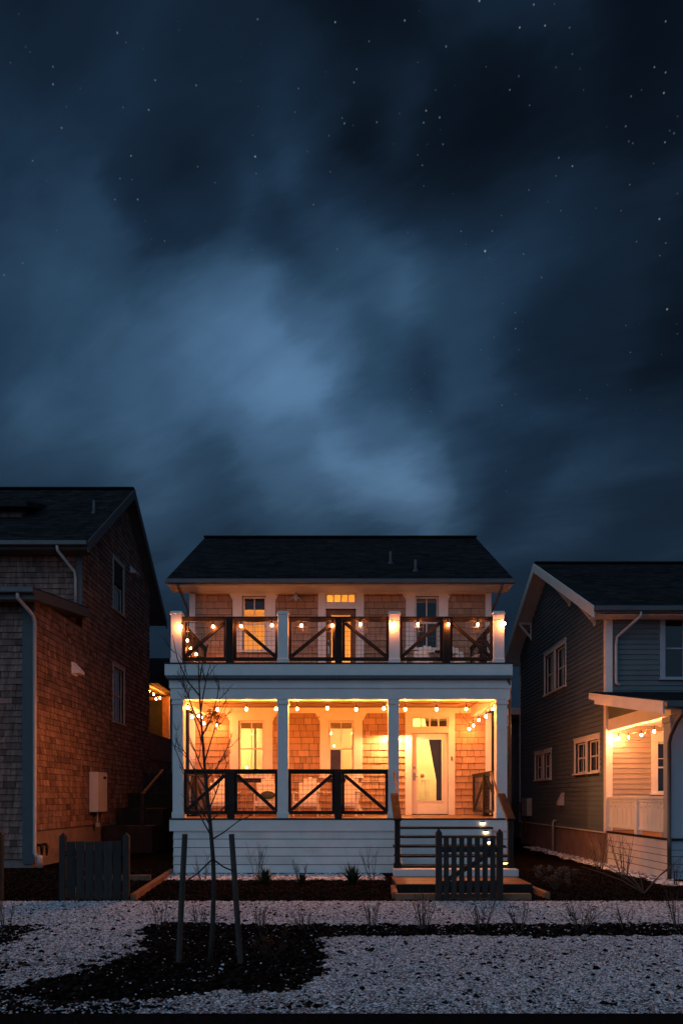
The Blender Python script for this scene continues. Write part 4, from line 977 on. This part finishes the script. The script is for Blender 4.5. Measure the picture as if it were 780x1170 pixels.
# ------------------------------------------------------------------ night sky
W = bpy.data.worlds.new('World'); S.world = W; W.use_nodes = True
nt = W.node_tree; N = nt.nodes; L = nt.links; bg = N['Background']
def nd(t, **k):
    n = N.new(t)
    for a, v in k.items(): setattr(n, a, v)
    return n
def M(op, a, b=None, c=None, clamp=False):
    n = nd('ShaderNodeMath', operation=op, use_clamp=clamp)
    for i, v in enumerate((a, b, c)):
        if v is None: continue
        if isinstance(v, (int, float)): n.inputs[i].default_value = v
        else: L.new(v, n.inputs[i])
    return n.outputs[0]
def VM(op, a, b=None, s=None):
    n = nd('ShaderNodeVectorMath', operation=op)
    for i, v in enumerate((a, b)):
        if v is None: continue
        if isinstance(v, (tuple, Vector)): n.inputs[i].default_value = tuple(v)
        else: L.new(v, n.inputs[i])
    if s is not None:
        if isinstance(s, (int, float)): n.inputs['Scale'].default_value = s
        else: L.new(s, n.inputs['Scale'])
    return n.outputs['Value'] if op in ('DOT_PRODUCT', 'LENGTH') else n.outputs[0]
tc = nd('ShaderNodeTexCoord'); D = VM('NORMALIZE', tc.outputs['Generated'])
sp = nd('ShaderNodeSeparateXYZ'); L.new(D, sp.inputs[0])
def noise(vec, scale, detail, rough=.55, dist=0):
    n = nd('ShaderNodeTexNoise'); n.inputs['Scale'].default_value = scale; n.inputs['Detail'].default_value = detail; n.inputs['Roughness'].default_value = rough; n.inputs['Distortion'].default_value = dist
    L.new(vec, n.inputs['Vector']); return n
zz = M('ADD', sp.outputs['Z'], .42); qx = M('DIVIDE', sp.outputs['X'], zz); qy = M('DIVIDE', sp.outputs['Y'], zz)   # the cloud deck seen in perspective
cb = nd('ShaderNodeCombineXYZ'); L.new(M('MULTIPLY', M('SUBTRACT', M('MULTIPLY', qx, .90), M('MULTIPLY', qy, .44)), .75), cb.inputs[0]); L.new(M('MULTIPLY', M('ADD', M('MULTIPLY', qx, .44), M('MULTIPLY', qy, .90)), 1.7), cb.inputs[1])
CP = cb.outputs[0]
n1 = noise(CP, 2.4, 5, .55); wv = VM('SUBTRACT', n1.outputs['Color'], (.5, .5, .5)); n1b = noise(CP, 7.5, 6, .62); wv2 = VM('SUBTRACT', n1b.outputs['Color'], (.5, .5, .5))
Dw = VM('NORMALIZE', VM('ADD', VM('ADD', D, VM('SCALE', wv, None, .16)), VM('SCALE', wv2, None, .05)))
lobes = [  # cloud and clear patches: direction of the centre (as tangents x 780), angular radius, amount
    (-40, 0, 190, -0.026), (110, 0, 190, -0.121), (260, 0, 190, 0.055), (410, 0, 190, -0.047), (560, 0, 190, 0.179), (710, 0, 190, -0.039), (35, 110, 190, 0.014), (185, 110, 190, 0.131), (335, 110, 190, -0.154), (485, 110, 190, -0.228), (635, 110, 190, -0.154), (785, 110, 190, -0.108), (-40, 220, 190, 0.057), (110, 220, 190, 0.027), (260, 220, 190, -0.020), (410, 220, 190, 0.057), (560, 220, 190, 0.010), (710, 220, 190, 0.110), (35, 320, 165, 0.014), (185, 320, 165, 0.071), (335, 320, 165, 0.218), (485, 320, 165, 0.156), (635, 320, 165, 0.040), (785, 320, 165, -0.121), (-40, 410, 165, 0.043), (110, 410, 165, 0.148), (260, 410, 165, 0.066), (410, 410, 165, 0.036), (560, 410, 165, -0.098), (710, 410, 165, -0.027), (35, 490, 165, -0.029), (185, 490, 165, 0.084), (335, 490, 165, 0.084), (485, 490, 165, 0.154), (635, 490, 165, 0.046), (785, 490, 165, 0.010), (-40, 560, 165, 0.103), (110, 560, 165, 0.126), (260, 560, 165, 0.088), (410, 560, 165, 0.173), (560, 560, 165, 0.077), (710, 560, 165, 0.036), (440, 530, 95, 0.165), (290, 410, 120, 0.190), (250, 495, 90, -0.059), (380, 350, 80, -0.161), (440, 455, 90, -0.199), (200, 225, 90, -0.155), (390, 120, 120, 0.180), (560, 530, 90, -0.075), (310, 445, 130, 0.050), (275, 340, 120, -0.090), (330, 500, 110, 0.050), (430, 580, 130, 0.06)]
f = M('MULTIPLY_ADD', sp.outputs['Z'], .0, .275)
for (px, py, rp, am) in lobes:
    c = Vector(((px-390)/780, 1, (912-py)/780)); ca = math.cos(math.atan(rp/c.length/780)); c.normalize()
    mr = nd('ShaderNodeMapRange', interpolation_type='SMOOTHSTEP'); mr.inputs['From Min'].default_value = ca; mr.inputs['From Max'].default_value = 1.
    mr.inputs['To Max'].default_value = am; L.new(VM('DOT_PRODUCT', Dw, c), mr.inputs['Value']); f = M('ADD', f, mr.outputs[0])
n2 = noise(VM('ADD', CP, (3, 1, 5)), 3.6, 8, .60, .35)
f = M('ADD', f, M('MULTIPLY_ADD', n2.outputs[0], .34, -.17))
rp = nd('ShaderNodeValToRGB'); cr = rp.color_ramp; cr.interpolation = 'CARDINAL'
pts = [(0, (.0022, .0045, .009)), (.2, (.0055, .0125, .025)), (.4, (.013, .033, .066)), (.6, (.031, .075, .14)), (.8, (.062, .135, .245)), (1, (.10, .21, .36))]
while len(cr.elements) < len(pts): cr.elements.new(.5)
for e, (p, c) in zip(cr.elements, pts): e.position = p; e.color = (*c, 1)
L.new(f, rp.inputs[0])
# stars seen through the thin upper cloud
def stars(scale, thr, gain, seed):
    v = nd('ShaderNodeTexVoronoi'); v.inputs['Scale'].default_value = scale; L.new(VM('ADD', D, (seed, seed*.7, 0)), v.inputs['Vector'])
    mr = nd('ShaderNodeMapRange', interpolation_type='SMOOTHSTEP'); mr.inputs['From Min'].default_value = thr; mr.inputs['From Max'].default_value = thr*.35; L.new(v.outputs['Distance'], mr.inputs['Value'])
    sc = nd('ShaderNodeSeparateColor'); L.new(v.outputs['Color'], sc.inputs[0])
    return M('MULTIPLY', mr.outputs[0], M('MULTIPLY', M('POWER', sc.outputs[0], 1.5), gain))
stl = M('ADD', M('ADD', stars(44., .056, .36, 0.), stars(17., .026, .7, 2.3)), stars(85., .090, .20, 4.1))
fade = nd('ShaderNodeMapRange', interpolation_type='SMOOTHSTEP'); fade.inputs['From Min'].default_value = .36; fade.inputs['From Max'].default_value = .62; L.new(sp.outputs['Z'], fade.inputs['Value'])
cl = nd('ShaderNodeMapRange'); cl.inputs['From Min'].default_value = .56; cl.inputs['From Max'].default_value = .22; L.new(f, cl.inputs['Value'])
stl = M('MULTIPLY', M('MULTIPLY', stl, fade.outputs[0]), cl.outputs[0])
hz = nd('ShaderNodeMapRange', interpolation_type='SMOOTHSTEP'); hz.inputs['From Min'].default_value = .52; hz.inputs['From Max'].default_value = .30; L.new(sp.outputs['Z'], hz.inputs['Value'])
hv = nd('ShaderNodeMix', data_type='VECTOR'); L.new(hz.outputs[0], hv.inputs['Factor']); hv.inputs[4].default_value = (1, 1, 1); hv.inputs[5].default_value = (1.12, .98, .91)
front = VM('ADD', VM('MULTIPLY', rp.outputs[0], hv.outputs[1]), VM('SCALE', VM('MULTIPLY', (.75, .88, 1.), (1., 1., 1.)), None, stl))
# twilight left in the sky behind the street: Sky Texture with the sun just down, plus its glow on the cloud deck
sky = nd('ShaderNodeTexSky', sky_type='NISHITA'); sky.sun_disc = False; sky.sun_elevation = R(-2); sky.sun_rotation = R(180); sky.altitude = 50
west = nd('ShaderNodeMapRange', interpolation_type='SMOOTHSTEP'); west.inputs['From Min'].default_value = -.05; west.inputs['From Max'].default_value = -.9; L.new(sp.outputs['Y'], west.inputs['Value'])
glow = VM('ADD', VM('SCALE', sky.outputs[0], None, .006), (.13, .235, .36))
tot = VM('ADD', front, VM('SCALE', glow, None, west.outputs[0]))
L.new(tot, bg.inputs['Color']); bg.inputs['Strength'].default_value = 1.
W.cycles.sampling_method = 'MANUAL'; W.cycles.sample_map_resolution = 512

sun = bpy.data.lights.new('dusk_light', 'SUN'); sun.energy = .24; sun.angle = R(60); sun.color = (.70, .88, 1.)
so = bpy.data.objects.new('dusk_light', sun); COL.objects.link(so); so.rotation_euler = (R(58), 0, R(-55)); so.location = (0, -5, 20)

# ------------------------------------------------------------------ camera and render settings
cam = bpy.data.cameras.new('camera'); co = bpy.data.objects.new('camera', cam); COL.objects.link(co); S.camera = co
cam.sensor_fit = 'VERTICAL'; cam.sensor_height = 36; cam.sensor_width = 24; cam.lens = 24; cam.shift_y = (912-585)/1170; cam.clip_end = 3000; cam.clip_start = .05
co.location = (0, 0, EYE); co.rotation_euler = (R(90), 0, 0)
S.render.engine = 'CYCLES'; cy = S.cycles
cy.use_denoising = True; cy.max_bounces = 8; cy.diffuse_bounces = 4; cy.glossy_bounces = 4; cy.transparent_max_bounces = 16; cy.transmission_bounces = 4
cy.sample_clamp_indirect = 4; cy.caustics_reflective = False; cy.caustics_refractive = False; cy.use_light_tree = True
try: cy.denoiser = 'OPENIMAGEDENOISE'; cy.denoising_prefilter = 'ACCURATE'
except Exception: pass
vs = S.view_settings; vs.view_transform = 'Standard'; vs.look = 'None'; vs.exposure = 0; vs.gamma = 1; vs.use_curve_mapping = False
